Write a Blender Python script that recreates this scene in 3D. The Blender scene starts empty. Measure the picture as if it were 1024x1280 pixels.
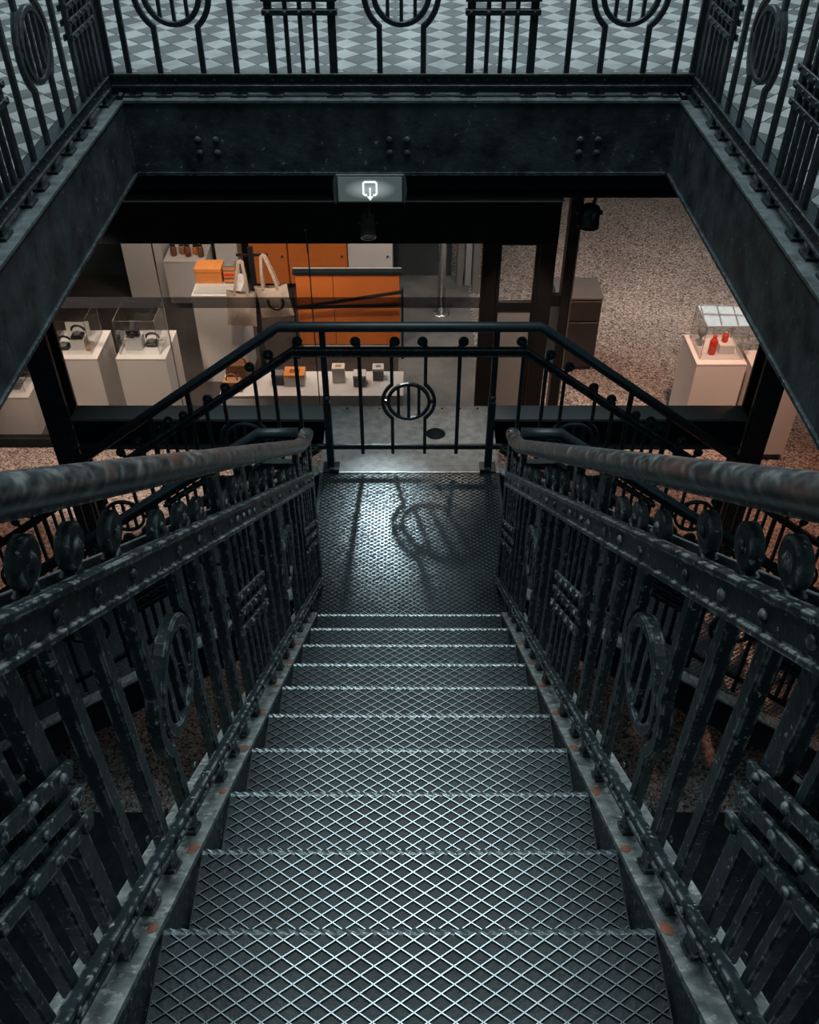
import bpy, math, random
from mathutils import Vector, Matrix
random.seed(7)
D = bpy.data
SC = bpy.context.scene
COL = SC.collection
V = Vector
R = math.radians

# ------------------------------------------------------------------ camera
EYE = 5.30                      # camera height above the lower floor
PITCH = 41.1                    # degrees below the horizon
FPX = 1145.0                    # focal length in pixels of the 1024 x 1280 frame
cam_d = D.cameras.new('camera'); cam = D.objects.new('camera', cam_d); COL.objects.link(cam)
cam_d.sensor_fit = 'HORIZONTAL'; cam_d.sensor_width = 36.0; cam_d.lens = FPX/1024*36.0
cam_d.clip_start = 0.05; cam_d.clip_end = 200
cam.location = (0, 0, EYE); cam.rotation_euler = (R(90-PITCH), 0, 0)
SC.camera = cam

# ------------------------------------------------------------------ world, large lights, exposure
SC.view_settings.view_transform = 'Standard'; SC.view_settings.look = 'None'
SC.view_settings.gamma = 1.0; SC.view_settings.use_curve_mapping = False
SC.view_settings.exposure = 0.0
wd = D.worlds.new('world'); SC.world = wd; wd.use_nodes = True
wb = wd.node_tree.nodes['Background']
wb.inputs[0].default_value = (0.50, 0.74, 0.80, 1); wb.inputs[1].default_value = 0.14

def light(name, kind, loc, energy, color, target=None, **kw):
    l = D.lights.new(name, kind); l.energy = energy; l.color = color
    for k, v in kw.items(): setattr(l, k, v)
    o = D.objects.new(name, l); COL.objects.link(o); o.location = loc
    if target is not None:
        o.rotation_euler = (V(target)-V(loc)).to_track_quat('-Z', 'Y').to_euler()
    return o
COOL = (0.80, 0.95, 1.0); WARM = (1.0, 0.76, 0.62); PINK = (1.0, 0.58, 0.42); AMBER = (1.0, 0.44, 0.27)
# daylight from the high end windows of the hall, beyond the gallery
light('hall_daylight', 'AREA', (0.0, 13.5, 10.2), 380, COOL, (0, 2.5, 3.2), shape='RECTANGLE', size=7.0, size_y=2.6)
# daylight of the glazed roof strip above the stairwell
light('roof_daylight', 'AREA', (0.0, 4.4, 10.0), 325, COOL, (0, 4.4, 0), shape='RECTANGLE', size=4.6, size_y=3.0)
# ceiling lamps of the shop
light('shop_lamp', 'AREA', (-2.7, 8.0, 2.36), 16, WARM, (-2.5, 7.9, 0), size=0.7)
light('shop_lamp', 'AREA', (-0.9, 7.9, 2.36), 22, WARM, (-0.9, 8.3, 0), size=0.6)
light('shop_lamp', 'AREA', (-2.4, 9.4, 2.36), 14, WARM, (-2.4, 9.9, 0), size=0.5)
light('shop_lamp', 'AREA', (0.5, 9.0, 2.36), 14, COOL, (0.4, 9.0, 0), size=0.6)
# lamps under the hall ceiling that wash the terrazzo and the shop front
light('hall_light', 'SPOT', (2.4, 6.4, 3.3), 400, PINK, (2.2, 8.7, 0), spot_size=R(75), spot_blend=0.9, shadow_soft_size=0.12)
light('hall_light', 'SPOT', (3.3, 9.0, 3.3), 340, (1.0, 0.86, 0.76), (3.2, 11.0, 0), spot_size=R(95), spot_blend=0.9, shadow_soft_size=0.2)
light('hall_light', 'SPOT', (3.3, 6.1, 3.3), 190, AMBER, (3.3, 5.4, 0), spot_size=R(84), spot_blend=0.8, shadow_soft_size=0.12)
light('hall_light', 'SPOT', (-3.3, 6.1, 3.3), 110, AMBER, (-3.4, 6.0, 0), spot_size=R(70), spot_blend=0.8, shadow_soft_size=0.12)
light('hall_light', 'SPOT', (-2.6, 6.0, 3.3), 330, WARM, (-2.7, 7.0, 0.4), spot_size=R(46), spot_blend=0.4, shadow_soft_size=0.08)
light('hall_light', 'SPOT', (2.9, 5.7, 3.3), 80, WARM, (2.8, 7.2, 0.7), spot_size=R(45), spot_blend=0.8, shadow_soft_size=0.1)
light('hall_light', 'SPOT', (0.5, 6.0, 3.3), 24, WARM, (0.1, 4.85, 1.76), spot_size=R(40), spot_blend=0.9, shadow_soft_size=0.05)  # added fill to brighten the landing's back plate, no known fixture
light('hall_light', 'SPOT', (0.95, 5.9, 3.3), 85, WARM, (0.92, 7.0, 0.65), spot_size=R(34), spot_blend=0.5, shadow_soft_size=0.06)  # fill light added to brighten the door's lower panel
# dim cool fill lights beside the stair, added to lift the blacks
light('hall_light', 'AREA', (-4.2, 1.2, 3.2), 8, (0.42, 0.80, 1.0), (-0.5, 6.5, 2.2), size=1.4)
light('hall_light', 'AREA', (4.2, 1.2, 3.2), 8, (0.42, 0.80, 1.0), (0.5, 6.5, 2.2), size=1.4)
light('shop_lamp', 'SPOT', (-0.7, 7.45, 2.3), 70, WARM, (-0.7, 8.8, 0.5), spot_size=R(80), spot_blend=0.8, shadow_soft_size=0.08)
light('shop_lamp', 'SPOT', (-1.7, 7.35, 2.3), 50, WARM, (-1.75, 8.2, 0.7), spot_size=R(70), spot_blend=0.8, shadow_soft_size=0.08)

# ------------------------------------------------------------------ materials
def nodes(name):
    m = D.materials.new(name); m.use_nodes = True
    nt = m.node_tree; b = nt.nodes['Principled BSDF']
    return m, nt, b
def noise(nt, scale, detail=3, rough=0.55, coord='Object'):
    tc = nt.nodes.new('ShaderNodeNewGeometry') if coord == 'World' else nt.nodes.new('ShaderNodeTexCoord')
    n = nt.nodes.new('ShaderNodeTexNoise'); n.inputs['Scale'].default_value = scale
    n.inputs['Detail'].default_value = detail; n.inputs['Roughness'].default_value = rough
    nt.links.new(tc.outputs['Position' if coord == 'World' else coord], n.inputs['Vector'])
    return n
def ramp(nt, src, stops):
    r = nt.nodes.new('ShaderNodeValToRGB'); e = r.color_ramp.elements
    e[0].position, e[0].color = stops[0][0], (*stops[0][1], 1)
    e[1].position, e[1].color = stops[-1][0], (*stops[-1][1], 1)
    for p, c in stops[1:-1]:
        x = e.new(p); x.color = (*c, 1)
    nt.links.new(src, r.inputs[0]); return r
def mix(nt, fac, a, b):
    m = nt.nodes.new('ShaderNodeMix'); m.data_type = 'RGBA'
    for s, v in ((0, fac), (6, a), (7, b)):
        if isinstance(v, (tuple, float, int)):
            m.inputs[s].default_value = (*v, 1) if isinstance(v, tuple) else v
        else: nt.links.new(v, m.inputs[s])
    return m.outputs[2]
def bump(nt, b, h, strength, dist=0.01):
    bp = nt.nodes.new('ShaderNodeBump'); bp.inputs['Strength'].default_value = strength
    bp.inputs['Distance'].default_value = dist
    nt.links.new(h, bp.inputs['Height']); nt.links.new(bp.outputs[0], b.inputs['Normal'])
def edge_wear(nt, b, src, col, radius=0.007, lo=0.004, hi=0.045, nscale=38, amt=0.95):
    """paint rubbed off the edges, broken up by noise"""
    bv = nt.nodes.new('ShaderNodeBevel'); bv.samples = 3; bv.inputs['Radius'].default_value = radius
    ge = nt.nodes.new('ShaderNodeNewGeometry'); dt = nt.nodes.new('ShaderNodeVectorMath'); dt.operation = 'DOT_PRODUCT'
    nt.links.new(bv.outputs[0], dt.inputs[0]); nt.links.new(ge.outputs['Normal'], dt.inputs[1])
    sb = nt.nodes.new('ShaderNodeMath'); sb.operation = 'SUBTRACT'; sb.inputs[0].default_value = 1.0; nt.links.new(dt.outputs['Value'], sb.inputs[1])
    e = ramp(nt, sb.outputs[0], [(lo, (0, 0, 0)), (hi, (1, 1, 1))])
    n = noise(nt, nscale, 3, 0.6, 'World'); nr = ramp(nt, n.outputs[0], [(0.47, (0, 0, 0)), (0.60, (amt, amt, amt))])
    mu = nt.nodes.new('ShaderNodeMath'); mu.operation = 'MULTIPLY'; nt.links.new(e.outputs[0], mu.inputs[0]); nt.links.new(nr.outputs[0], mu.inputs[1])
    return mix(nt, mu.outputs[0], src, col)
def mat(name, col, rough=0.5, metal=0.0, var=0.25, scale=6, bmp=0.15, spec=0.5, chips=None, chipcol=(0.4, 0.42, 0.42), bscale=None, edge=None):
    m, nt, b = nodes(name)
    n = noise(nt, scale, 4, 0.6, 'World')
    lo = tuple(c*(1-var) for c in col); hi = tuple(min(1, c*(1+var)) for c in col)
    r = ramp(nt, n.outputs[0], [(0.3, lo), (0.7, hi)]); out = r.outputs[0]
    if chips:
        c = noise(nt, chips[0], 4, 0.65, 'World')
        cr = ramp(nt, c.outputs[0], [(chips[1], (0, 0, 0)), (chips[1]+0.03, (1, 1, 1))])
        out = mix(nt, cr.outputs[0], out, chipcol)
    if edge: out = edge_wear(nt, b, out, edge)
    nt.links.new(out, b.inputs['Base Color'])
    b.inputs['Roughness'].default_value = rough; b.inputs['Metallic'].default_value = metal
    b.inputs['Specular IOR Level'].default_value = spec
    if bmp:
        bn = noise(nt, bscale or scale*9, 3, 0.6, 'World'); bump(nt, b, bn.outputs[0], bmp, 0.006)
    return m
def emit(name, col, s):
    m, nt, b = nodes(name)
    b.inputs['Base Color'].default_value = (*col, 1); b.inputs['Emission Color'].default_value = (*col, 1)
    b.inputs['Emission Strength'].default_value = s
    return m
def glass(name, tint=(0.96, 0.98, 0.98), ior=1.45):
    m = D.materials.new(name); m.use_nodes = True; nt = m.node_tree; nt.nodes.clear()
    o = nt.nodes.new('ShaderNodeOutputMaterial'); t = nt.nodes.new('ShaderNodeBsdfTransparent')
    g = nt.nodes.new('ShaderNodeBsdfGlossy'); mx = nt.nodes.new('ShaderNodeMixShader')
    t.inputs[0].default_value = (*tint, 1); g.inputs['Roughness'].default_value = 0.02
    ge = nt.nodes.new('ShaderNodeNewGeometry'); dt = nt.nodes.new('ShaderNodeVectorMath'); dt.operation = 'DOT_PRODUCT'
    nt.links.new(ge.outputs['Incoming'], dt.inputs[0]); nt.links.new(ge.outputs['Normal'], dt.inputs[1])
    def mth(op, a, b=0.0):
        q = nt.nodes.new('ShaderNodeMath'); q.operation = op
        for k, v in ((0, a), (1, b)):
            if isinstance(v, float): q.inputs[k].default_value = v
            else: nt.links.new(v, q.inputs[k])
        return q.outputs[0]
    f0 = ((ior-1)/(ior+1))**2
    fr = mth('MULTIPLY_ADD', mth('POWER', mth('SUBTRACT', 1.0, mth('ABSOLUTE', dt.outputs['Value'])), 5.0), 1.0-f0)
    fr.node.inputs[2].default_value = f0
    nt.links.new(fr, mx.inputs[0]); nt.links.new(t.outputs[0], mx.inputs[1]); nt.links.new(g.outputs[0], mx.inputs[2])
    nt.links.new(mx.outputs[0], o.inputs[0]); return m

M = {}
M['iron'] = mat('black_painted_iron', (0.023, 0.036, 0.041), 0.42, 0, 0.4, 9, 0.4, 0.45, (60, 0.64), (0.50, 0.52, 0.52), 40, (0.58, 0.61, 0.61))
M['iron_smooth'] = mat('smooth_black_iron', (0.016, 0.026, 0.031), 0.40, 0, 0.25, 7, 0.1, 0.45, None, edge=(0.13, 0.15, 0.155))
M['beam'] = mat('black_painted_beam', (0.038, 0.053, 0.058), 0.5, 0, 0.7, 7, 0.6, 0.4, (28, 0.665), (0.22, 0.24, 0.24), 26, (0.3, 0.32, 0.32))
M['ledge'] = mat('dusty_ledge', (0.105, 0.125, 0.128), 0.75, 0, 0.5, 16, 0.5, 0.3, (30, 0.69), (0.38, 0.40, 0.39), 60)
M['flange'] = mat('worn_grey_stringer', (0.26, 0.28, 0.275), 0.6, 0.0, 0.55, 22, 0.7, 0.4, (34, 0.57), (0.52, 0.53, 0.50), 50, (0.55, 0.56, 0.54))
M['primer'] = mat('red_primer', (0.42, 0.16, 0.10), 0.8, 0, 0.3, 40, 0.3)
M['tread'] = mat('dark_tread_plate', (0.017, 0.027, 0.031), 0.55, 0.1, 0.45, 8, 0.3, 0.5)
def m_strand():
    m, nt, b = nodes('worn_steel_mesh')
    tc = nt.nodes.new('ShaderNodeTexCoord'); sx = nt.nodes.new('ShaderNodeSeparateXYZ'); nt.links.new(tc.outputs['Object'], sx.inputs[0])
    ab = nt.nodes.new('ShaderNodeMath'); ab.operation = 'ABSOLUTE'; nt.links.new(sx.outputs[0], ab.inputs[0])
    n = noise(nt, 9, 3, 0.6, 'World')
    ad = nt.nodes.new('ShaderNodeMath'); ad.operation = 'MULTIPLY_ADD'; ad.inputs[1].default_value = 0.35; nt.links.new(n.outputs[0], ad.inputs[0]); nt.links.new(ab.outputs[0], ad.inputs[2])
    r = ramp(nt, ad.outputs[0], [(0.20, (0.41, 0.46, 0.47)), (0.60, (0.12, 0.145, 0.155))])
    nt.links.new(r.outputs[0], b.inputs['Base Color']); b.inputs['Metallic'].default_value = 0.85; b.inputs['Roughness'].default_value = 0.34
    return m
M['strand'] = m_strand()
M['nosing'] = mat('bright_worn_nosing', (0.50, 0.56, 0.57), 0.36, 0.8, 0.3, 25, 0.3, 0.5)
M['landing'] = mat('grey_landing_plate', (0.30, 0.315, 0.31), 0.5, 0.3, 0.3, 18, 0.3, 0.5, (60, 0.68), (0.30, 0.31, 0.3))
M['handrail'] = mat('worn_wood_handrail', (0.060, 0.066, 0.066), 0.42, 0, 0.4, 9, 0.3, 0.5)
M['slab'] = mat('dark_soffit', (0.03, 0.04, 0.044), 0.8, 0, 0.2, 2, 0.0, 0.2)
M['wall_dark'] = mat('dark_wall', (0.04, 0.05, 0.054), 0.8, 0, 0.2, 2, 0.05, 0.2)
M['floor_shade'] = mat('painted_floor_shade', (0.016, 0.022, 0.024), 0.85, 0, 0.4, 12, 0.3, 0.2)  # dark colour that paints shade onto the lower floor
M['grout'] = mat('grout', (0.05, 0.055, 0.057), 0.9, 0, 0.2, 20, 0.2)
M['tile_light'] = mat('light_grey_tile', (0.36, 0.375, 0.37), 0.6, 0, 0.25, 4.5, 0.08, 0.25)
M['tile_dark'] = mat('dark_grey_tile', (0.125, 0.135, 0.135), 0.6, 0, 0.3, 4.5, 0.08, 0.25)
M['white'] = mat('white_paint', (0.66, 0.63, 0.60), 0.5, 0, 0.05, 2, 0.0, 0.4)
M['offwhite'] = mat('offwhite_paint', (0.50, 0.47, 0.45), 0.5, 0, 0.06, 2, 0.0, 0.4)
M['grey'] = mat('grey_paint', (0.14, 0.15, 0.15), 0.5, 0, 0.12, 3, 0.0, 0.4)
M['black'] = mat('black_plastic', (0.010, 0.011, 0.012), 0.35, 0, 0.2, 10, 0.0, 0.5)
M['header'] = mat('black_fascia', (0.010, 0.016, 0.019), 0.7, 0, 0.2, 4, 0.0, 0.15)
M['frame'] = mat('dark_brown_frame', (0.022, 0.021, 0.021), 0.45, 0, 0.2, 5, 0.0, 0.4)
M['orange'] = mat('orange_laminate', (0.62, 0.17, 0.035), 0.45, 0, 0.08, 3, 0.0, 0.4)
M['orange_box'] = mat('orange_card', (0.66, 0.24, 0.06), 0.6, 0, 0.1, 12, 0.0, 0.3)
M['red'] = mat('red_glaze', (0.62, 0.045, 0.02), 0.25, 0, 0.1, 10, 0.0, 0.5)
M['canvas'] = mat('cream_canvas', (0.55, 0.45, 0.36), 0.85, 0, 0.14, 30, 0.25, 0.2)
M['leather'] = mat('brown_leather', (0.20, 0.085, 0.035), 0.42, 0, 0.3, 14, 0.3, 0.5)
M['tan'] = mat('tan_leather', (0.40, 0.20, 0.09), 0.5, 0, 0.2, 14, 0.2, 0.4)
M['chrome'] = mat('brushed_steel', (0.55, 0.58, 0.58), 0.25, 0.9, 0.1, 10, 0.0, 0.5)
M['paper'] = mat('paper', (0.62, 0.58, 0.53), 0.8, 0, 0.06, 12, 0.0, 0.2)
M['card_grey'] = mat('grey_card', (0.17, 0.18, 0.18), 0.7, 0, 0.1, 12, 0.0, 0.2)
M['shop_floor'] = mat('dark_shop_floor', (0.045, 0.040, 0.037), 0.5, 0, 0.3, 2.4, 0.05, 0.4)
M['concrete'] = mat('polished_concrete', (0.16, 0.165, 0.16), 0.4, 0, 0.3, 2.4, 0.1, 0.5)
M['glass'] = glass('clear_glass'); M['glass_case'] = glass('case_glass', (0.97, 0.985, 0.985), 1.6)
M['jar'] = glass('amber_glass', (0.75, 0.5, 0.35), 1.5)
M['glyph'] = emit('sign_glyph', (0.92, 1.0, 0.98), 1.0)
def m_sign():
    m, nt, b = nodes('lit_sign_panel')
    tc = nt.nodes.new('ShaderNodeTexCoord'); mp = nt.nodes.new('ShaderNodeMapping')
    mp.inputs['Scale'].default_value = (7.0, 0.01, 17.0)
    g = nt.nodes.new('ShaderNodeTexGradient'); g.gradient_type = 'SPHERICAL'
    nt.links.new(tc.outputs['Object'], mp.inputs[0]); nt.links.new(mp.outputs[0], g.inputs[0])
    r = ramp(nt, g.outputs[0], [(0.0, (0.05, 0.065, 0.065)), (1.0, (0.34, 0.40, 0.39))])
    nt.links.new(r.outputs[0], b.inputs['Emission Color']); b.inputs['Emission Strength'].default_value = 1.0
    b.inputs['Base Color'].default_value = (0.12, 0.14, 0.14, 1); b.inputs['Roughness'].default_value = 0.3
    return m
M['sign'] = m_sign()
def m_terrazzo():
    m, nt, b = nodes('speckled_terrazzo')
    v = nt.nodes.new('ShaderNodeTexVoronoi'); v.inputs['Scale'].default_value = 70
    g = nt.nodes.new('ShaderNodeNewGeometry'); nt.links.new(g.outputs['Position'], v.inputs['Vector'])
    sep = nt.nodes.new('ShaderNodeSeparateColor'); nt.links.new(v.outputs['Color'], sep.inputs[0])
    r = ramp(nt, sep.outputs[0], [(0.0, (0.05, 0.048, 0.045)), (0.22, (0.09, 0.085, 0.08)), (0.3, (0.30, 0.26, 0.23)), (0.7, (0.36, 0.30, 0.265)), (0.82, (0.55, 0.50, 0.46)), (1.0, (0.62, 0.58, 0.54))])
    n = noise(nt, 1.3, 3, 0.5, 'World'); nr = ramp(nt, n.outputs[0], [(0.3, (0.72, 0.74, 0.75)), (0.7, (1, 1, 1))])
    mm = nt.nodes.new('ShaderNodeMix'); mm.data_type = 'RGBA'; mm.blend_type = 'MULTIPLY'; mm.inputs[0].default_value = 1
    nt.links.new(r.outputs[0], mm.inputs[6]); nt.links.new(nr.outputs[0], mm.inputs[7])
    nt.links.new(mm.outputs[2], b.inputs['Base Color']); b.inputs['Roughness'].default_value = 0.45
    return m
M['terrazzo'] = m_terrazzo()
def m_handrail():
    m, nt, b = nodes('worn_wood_handrail')
    g = nt.nodes.new('ShaderNodeNewGeometry'); mp = nt.nodes.new('ShaderNodeMapping'); mp.inputs['Scale'].default_value = (30, 9, 30)
    nt.links.new(g.outputs['Position'], mp.inputs[0])
    n = nt.nodes.new('ShaderNodeTexNoise'); n.inputs['Scale'].default_value = 1.6; n.inputs['Detail'].default_value = 5
    nt.links.new(mp.outputs[0], n.inputs['Vector'])
    r = ramp(nt, n.outputs[0], [(0.38, (0.020, 0.027, 0.030)), (0.53, (0.075, 0.084, 0.085)), (0.70, (0.22, 0.225, 0.215))])
    n2 = noise(nt, 5, 3, 0.6, 'World'); r2 = ramp(nt, n2.outputs[0], [(0.56, (0, 0, 0)), (0.70, (0.75, 0.75, 0.75))])
    nt.links.new(mix(nt, r2.outputs[0], r.outputs[0], (0.15, 0.07, 0.05)), b.inputs['Base Color'])
    b.inputs['Roughness'].default_value = 0.33; bump(nt, b, n.outputs[0], 0.12, 0.003)
    return m
M['handrail'] = m_handrail()
def m_band():
    m = D.materials.new('frosted_band'); m.use_nodes = True; nt = m.node_tree; nt.nodes.clear()
    o = nt.nodes.new('ShaderNodeOutputMaterial'); t = nt.nodes.new('ShaderNodeBsdfTransparent')
    g = nt.nodes.new('ShaderNodeBsdfDiffuse'); mx = nt.nodes.new('ShaderNodeMixShader')
    g.inputs[0].default_value = (0.05, 0.055, 0.06, 1)
    gm = nt.nodes.new('ShaderNodeNewGeometry'); c = nt.nodes.new('ShaderNodeTexChecker'); c.inputs['Scale'].default_value = 70
    nt.links.new(gm.outputs['Position'], c.inputs[0])
    c.inputs[1].default_value = (0.65, 0.65, 0.65, 1); c.inputs[2].default_value = (0.4, 0.4, 0.4, 1)
    nt.links.new(c.outputs[0], mx.inputs[0]); nt.links.new(t.outputs[0], mx.inputs[1]); nt.links.new(g.outputs[0], mx.inputs[2])
    nt.links.new(mx.outputs[0], o.inputs[0]); return m
M['band'] = m_band()

# ------------------------------------------------------------------ mesh helpers
class MB:
    def __init__(s): s.v = []; s.f = []; s.sm = []
    def add(s, vs, fs, smooth=False):
        k = len(s.v); s.v += [V(p) for p in vs]
        for f in fs: s.f.append([k+i for i in f]); s.sm.append(smooth)
        return s
    def box(s, lo, hi, bev=0.0):
        (x0, y0, z0), (x1, y1, z1) = lo, hi
        if bev <= 0:
            vs = [(x0,y0,z0),(x1,y0,z0),(x1,y1,z0),(x0,y1,z0),(x0,y0,z1),(x1,y0,z1),(x1,y1,z1),(x0,y1,z1)]
            return s.add(vs, [(0,3,2,1),(4,5,6,7),(0,1,5,4),(1,2,6,5),(2,3,7,6),(3,0,4,7)])
        b = bev; vs = []; idx = {}
        for ix, x in enumerate((x0, x1)):
            for iy, y in enumerate((y0, y1)):
                for iz, z in enumerate((z0, z1)):
                    sx, sy, sz = (1-2*ix)*b, (1-2*iy)*b, (1-2*iz)*b
                    for ax, p in enumerate(((x, y+sy, z+sz), (x+sx, y, z+sz), (x+sx, y+sy, z))):
                        idx[(ix, iy, iz, ax)] = len(vs); vs.append(p)
        fs = []
        I = lambda *a: idx[a]
        for i in (0, 1):
            q = [(0,0),(1,0),(1,1),(0,1)]
            fs.append([I(i,a,c,0) for a, c in q]); fs.append([I(a,i,c,1) for a, c in q]); fs.append([I(a,c,i,2) for a, c in q])
        for a in (0, 1):
            for c in (0, 1):
                fs.append([I(0,a,c,1), I(1,a,c,1), I(1,a,c,2), I(0,a,c,2)])
                fs.append([I(a,0,c,0), I(a,1,c,0), I(a,1,c,2), I(a,0,c,2)])
                fs.append([I(a,c,0,0), I(a,c,1,0), I(a,c,1,1), I(a,c,0,1)])
                for e in (0, 1): fs.append([I(a,c,e,0), I(a,c,e,1), I(a,c,e,2)])
        return s.add(vs, fs)
    def prism(s, pts, off, smooth=False):
        """closed outline pts (3D, planar) extruded by the vector off"""
        n = len(pts); a = [V(p) for p in pts]; b = [p+V(off) for p in a]
        fs = [list(range(n))[::-1], list(range(n, 2*n))] + [(i, (i+1) % n, n+(i+1) % n, n+i) for i in range(n)]
        return s.add(a+b, fs, smooth)
    def bar(s, a, b, w, t, up, ch=0.0):
        """straight bar a-b: width w along up (made square to the bar), thickness t across"""
        a, b, up = V(a), V(b), V(up); d = (b-a).normalized()
        u = (up-d*up.dot(d)).normalized(); n = d.cross(u)
        if ch:
            c = min(w, t)*ch; S = [(-w/2+c,-t/2),(w/2-c,-t/2),(w/2,-t/2+c),(w/2,t/2-c),(w/2-c,t/2),(-w/2+c,t/2),(-w/2,t/2-c),(-w/2,-t/2+c)]
            vs = [p+u*i+n*j for p in (a, b) for i, j in S]
            return s.add(vs, [tuple(range(8)), tuple(range(15, 7, -1))]+[(i, 8+i, 8+(i+1) % 8, (i+1) % 8) for i in range(8)])
        vs = [p+u*(i*w/2)+n*(j*t/2) for p in (a, b) for i, j in ((-1,-1),(1,-1),(1,1),(-1,1))]
        return s.add(vs, [(0,1,2,3),(7,6,5,4),(0,4,5,1),(1,5,6,2),(2,6,7,3),(3,7,4,0)])
    def sweep(s, pts, w, t, n, closed=False):
        """flat bar along a planar polyline; w in the plane, t along the plane's normal n"""
        P = [V(p) for p in pts]; n = V(n).normalized(); k = len(P); vs = []
        for i, p in enumerate(P):
            a = P[i-1] if (i > 0 or closed) else None; c = P[(i+1) % k] if (i < k-1 or closed) else None
            d1 = (p-a).normalized() if a is not None else None; d2 = (c-p).normalized() if c is not None else None
            d1 = d1 or d2; d2 = d2 or d1
            m1, m2 = n.cross(d1), n.cross(d2); m = (m1+m2); m = m.normalized() if m.length > 1e-6 else m1
            m = m/max(0.35, m.dot(m1))
            c = min(w, t)*0.16
            vs += [p+m*i+n*j for i, j in ((-w/2+c,-t/2),(w/2-c,-t/2),(w/2,-t/2+c),(w/2,t/2-c),(w/2-c,t/2),(-w/2+c,t/2),(-w/2,t/2-c),(-w/2,-t/2+c))]
        fs = []
        for i in range(k if closed else k-1):
            a, b = 8*i, 8*((i+1) % k)
            fs += [(a+j, a+(j+1) % 8, b+(j+1) % 8, b+j) for j in range(8)]
        if not closed: fs += [tuple(range(7, -1, -1)), tuple(8*(k-1)+j for j in range(8))]
        return s.add(vs, fs)
    def tube(s, pts, r, seg=12, smooth=True, flat=1.0):
        P = [V(p) for p in pts]; k = len(P); vs = []
        rr = r if isinstance(r, (list, tuple)) else [r]*k
        for i, p in enumerate(P):
            d = ((P[min(i+1, k-1)]-P[max(i-1, 0)])).normalized()
            ref = V((0, 0, 1)) if abs(d.z) < 0.95 else V((0, 1, 0))
            u = d.cross(ref).normalized(); w = u.cross(d)
            for j in range(seg):
                a = 2*math.pi*j/seg; vs.append(p+u*math.cos(a)*rr[i]+w*math.sin(a)*rr[i]*flat)
        fs = [(i*seg+j, i*seg+(j+1) % seg, (i+1)*seg+(j+1) % seg, (i+1)*seg+j) for i in range(k-1) for j in range(seg)]
        s.add(vs, fs, smooth); b = len(s.v)-k*seg
        for q in (list(range(seg))[::-1], [(k-1)*seg+j for j in range(seg)]):
            s.f.append([b+i for i in q]); s.sm.append(False)
        return s
    def lathe(s, prof, o, axis=(0, 0, 1), seg=16, smooth=True):
        """prof: (radius, distance along axis)"""
        o = V(o); ax = V(axis).normalized(); ref = V((0, 0, 1)) if abs(ax.z) < 0.9 else V((1, 0, 0))
        u = ax.cross(ref).normalized(); w = ax.cross(u); vs = []
        for r, h in prof:
            for j in range(seg):
                a = 2*math.pi*j/seg; vs.append(o+ax*h+(u*math.cos(a)+w*math.sin(a))*max(r, 1e-4))
        k = len(prof)
        fs = [(i*seg+j, i*seg+(j+1) % seg, (i+1)*seg+(j+1) % seg, (i+1)*seg+j) for i in range(k-1) for j in range(seg)]
        s.add(vs, fs, smooth); b = len(s.v)-k*seg
        for q in (list(range(seg))[::-1], [(k-1)*seg+j for j in range(seg)]):
            s.f.append([b+i for i in q]); s.sm.append(False)
        return s
    def mesh(s, name, m, o=(0, 0, 0)):
        o = V(o); me = D.meshes.new(name); me.from_pydata([tuple(p-o) for p in s.v], [], s.f)
        me.polygons.foreach_set('use_smooth', s.sm)
        for x in (m if isinstance(m, (list, tuple)) else [m]): me.materials.append(M[x] if isinstance(x, str) else x)
        import bmesh
        bm = bmesh.new(); bm.from_mesh(me); bmesh.ops.recalc_face_normals(bm, faces=bm.faces); bm.to_mesh(me); bm.free()
        me.update(); return me
WORLD = {}
def put(name, me, at, parent=None):
    """object with mesh me whose origin stands at the world point at"""
    o = D.objects.new(name, me); COL.objects.link(o); at = V(at); WORLD[o.name] = at
    if parent is not None:
        o.parent = parent; o.location = at-WORLD[parent.name]
    else: o.location = at
    return o
def part(name, mb, m, parent, at=None, kind=None, label=None):
    at = V(at) if at is not None else WORLD[parent.name]
    o = put(name, mb.mesh(name, m, at), at, parent)
    if kind: o['kind'] = kind
    if label: o['label'] = label
    return o
def thing(name, label, cat, at, group=None):
    o = put(name, None, at); o['label'] = label; o['category'] = cat
    if group: o['group'] = group
    return o
def one(name, mb, m, label, cat, at, group=None):
    o = put(name, mb.mesh(name, m, at), at); o['label'] = label; o['category'] = cat
    if group: o['group'] = group
    return o
def struct(name, mb, m, at=(0, 0, 0), label=None):
    o = put(name, mb.mesh(name, m, at), at); o['kind'] = 'structure'
    if label: o['label'] = label
    return o
def rootstruct(name, at, label=None):
    o = put(name, None, at); o['kind'] = 'structure'
    if label: o['label'] = label
    return o
UP = V((0, 0, 1))

# ------------------------------------------------------------------ key dimensions (metres, lower floor at 0)
UPPER = 3.80            # ledge of the stairwell and head of the stair
TILE = 3.873            # tiled gallery floor
LAND = 1.76             # landing
RISE, RUN, Y0 = 0.1855, 0.257, 0.505
WX0, WX1, WY1 = -1.48, 1.40, 4.94     # stairwell opening
SLOPE = RISE/RUN
BEAM_B = 3.43
XR = 0.494              # main railing plane
YB = 4.474              # railing at the back of the landing
YN = 3.42               # near railings of the side flights

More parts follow.
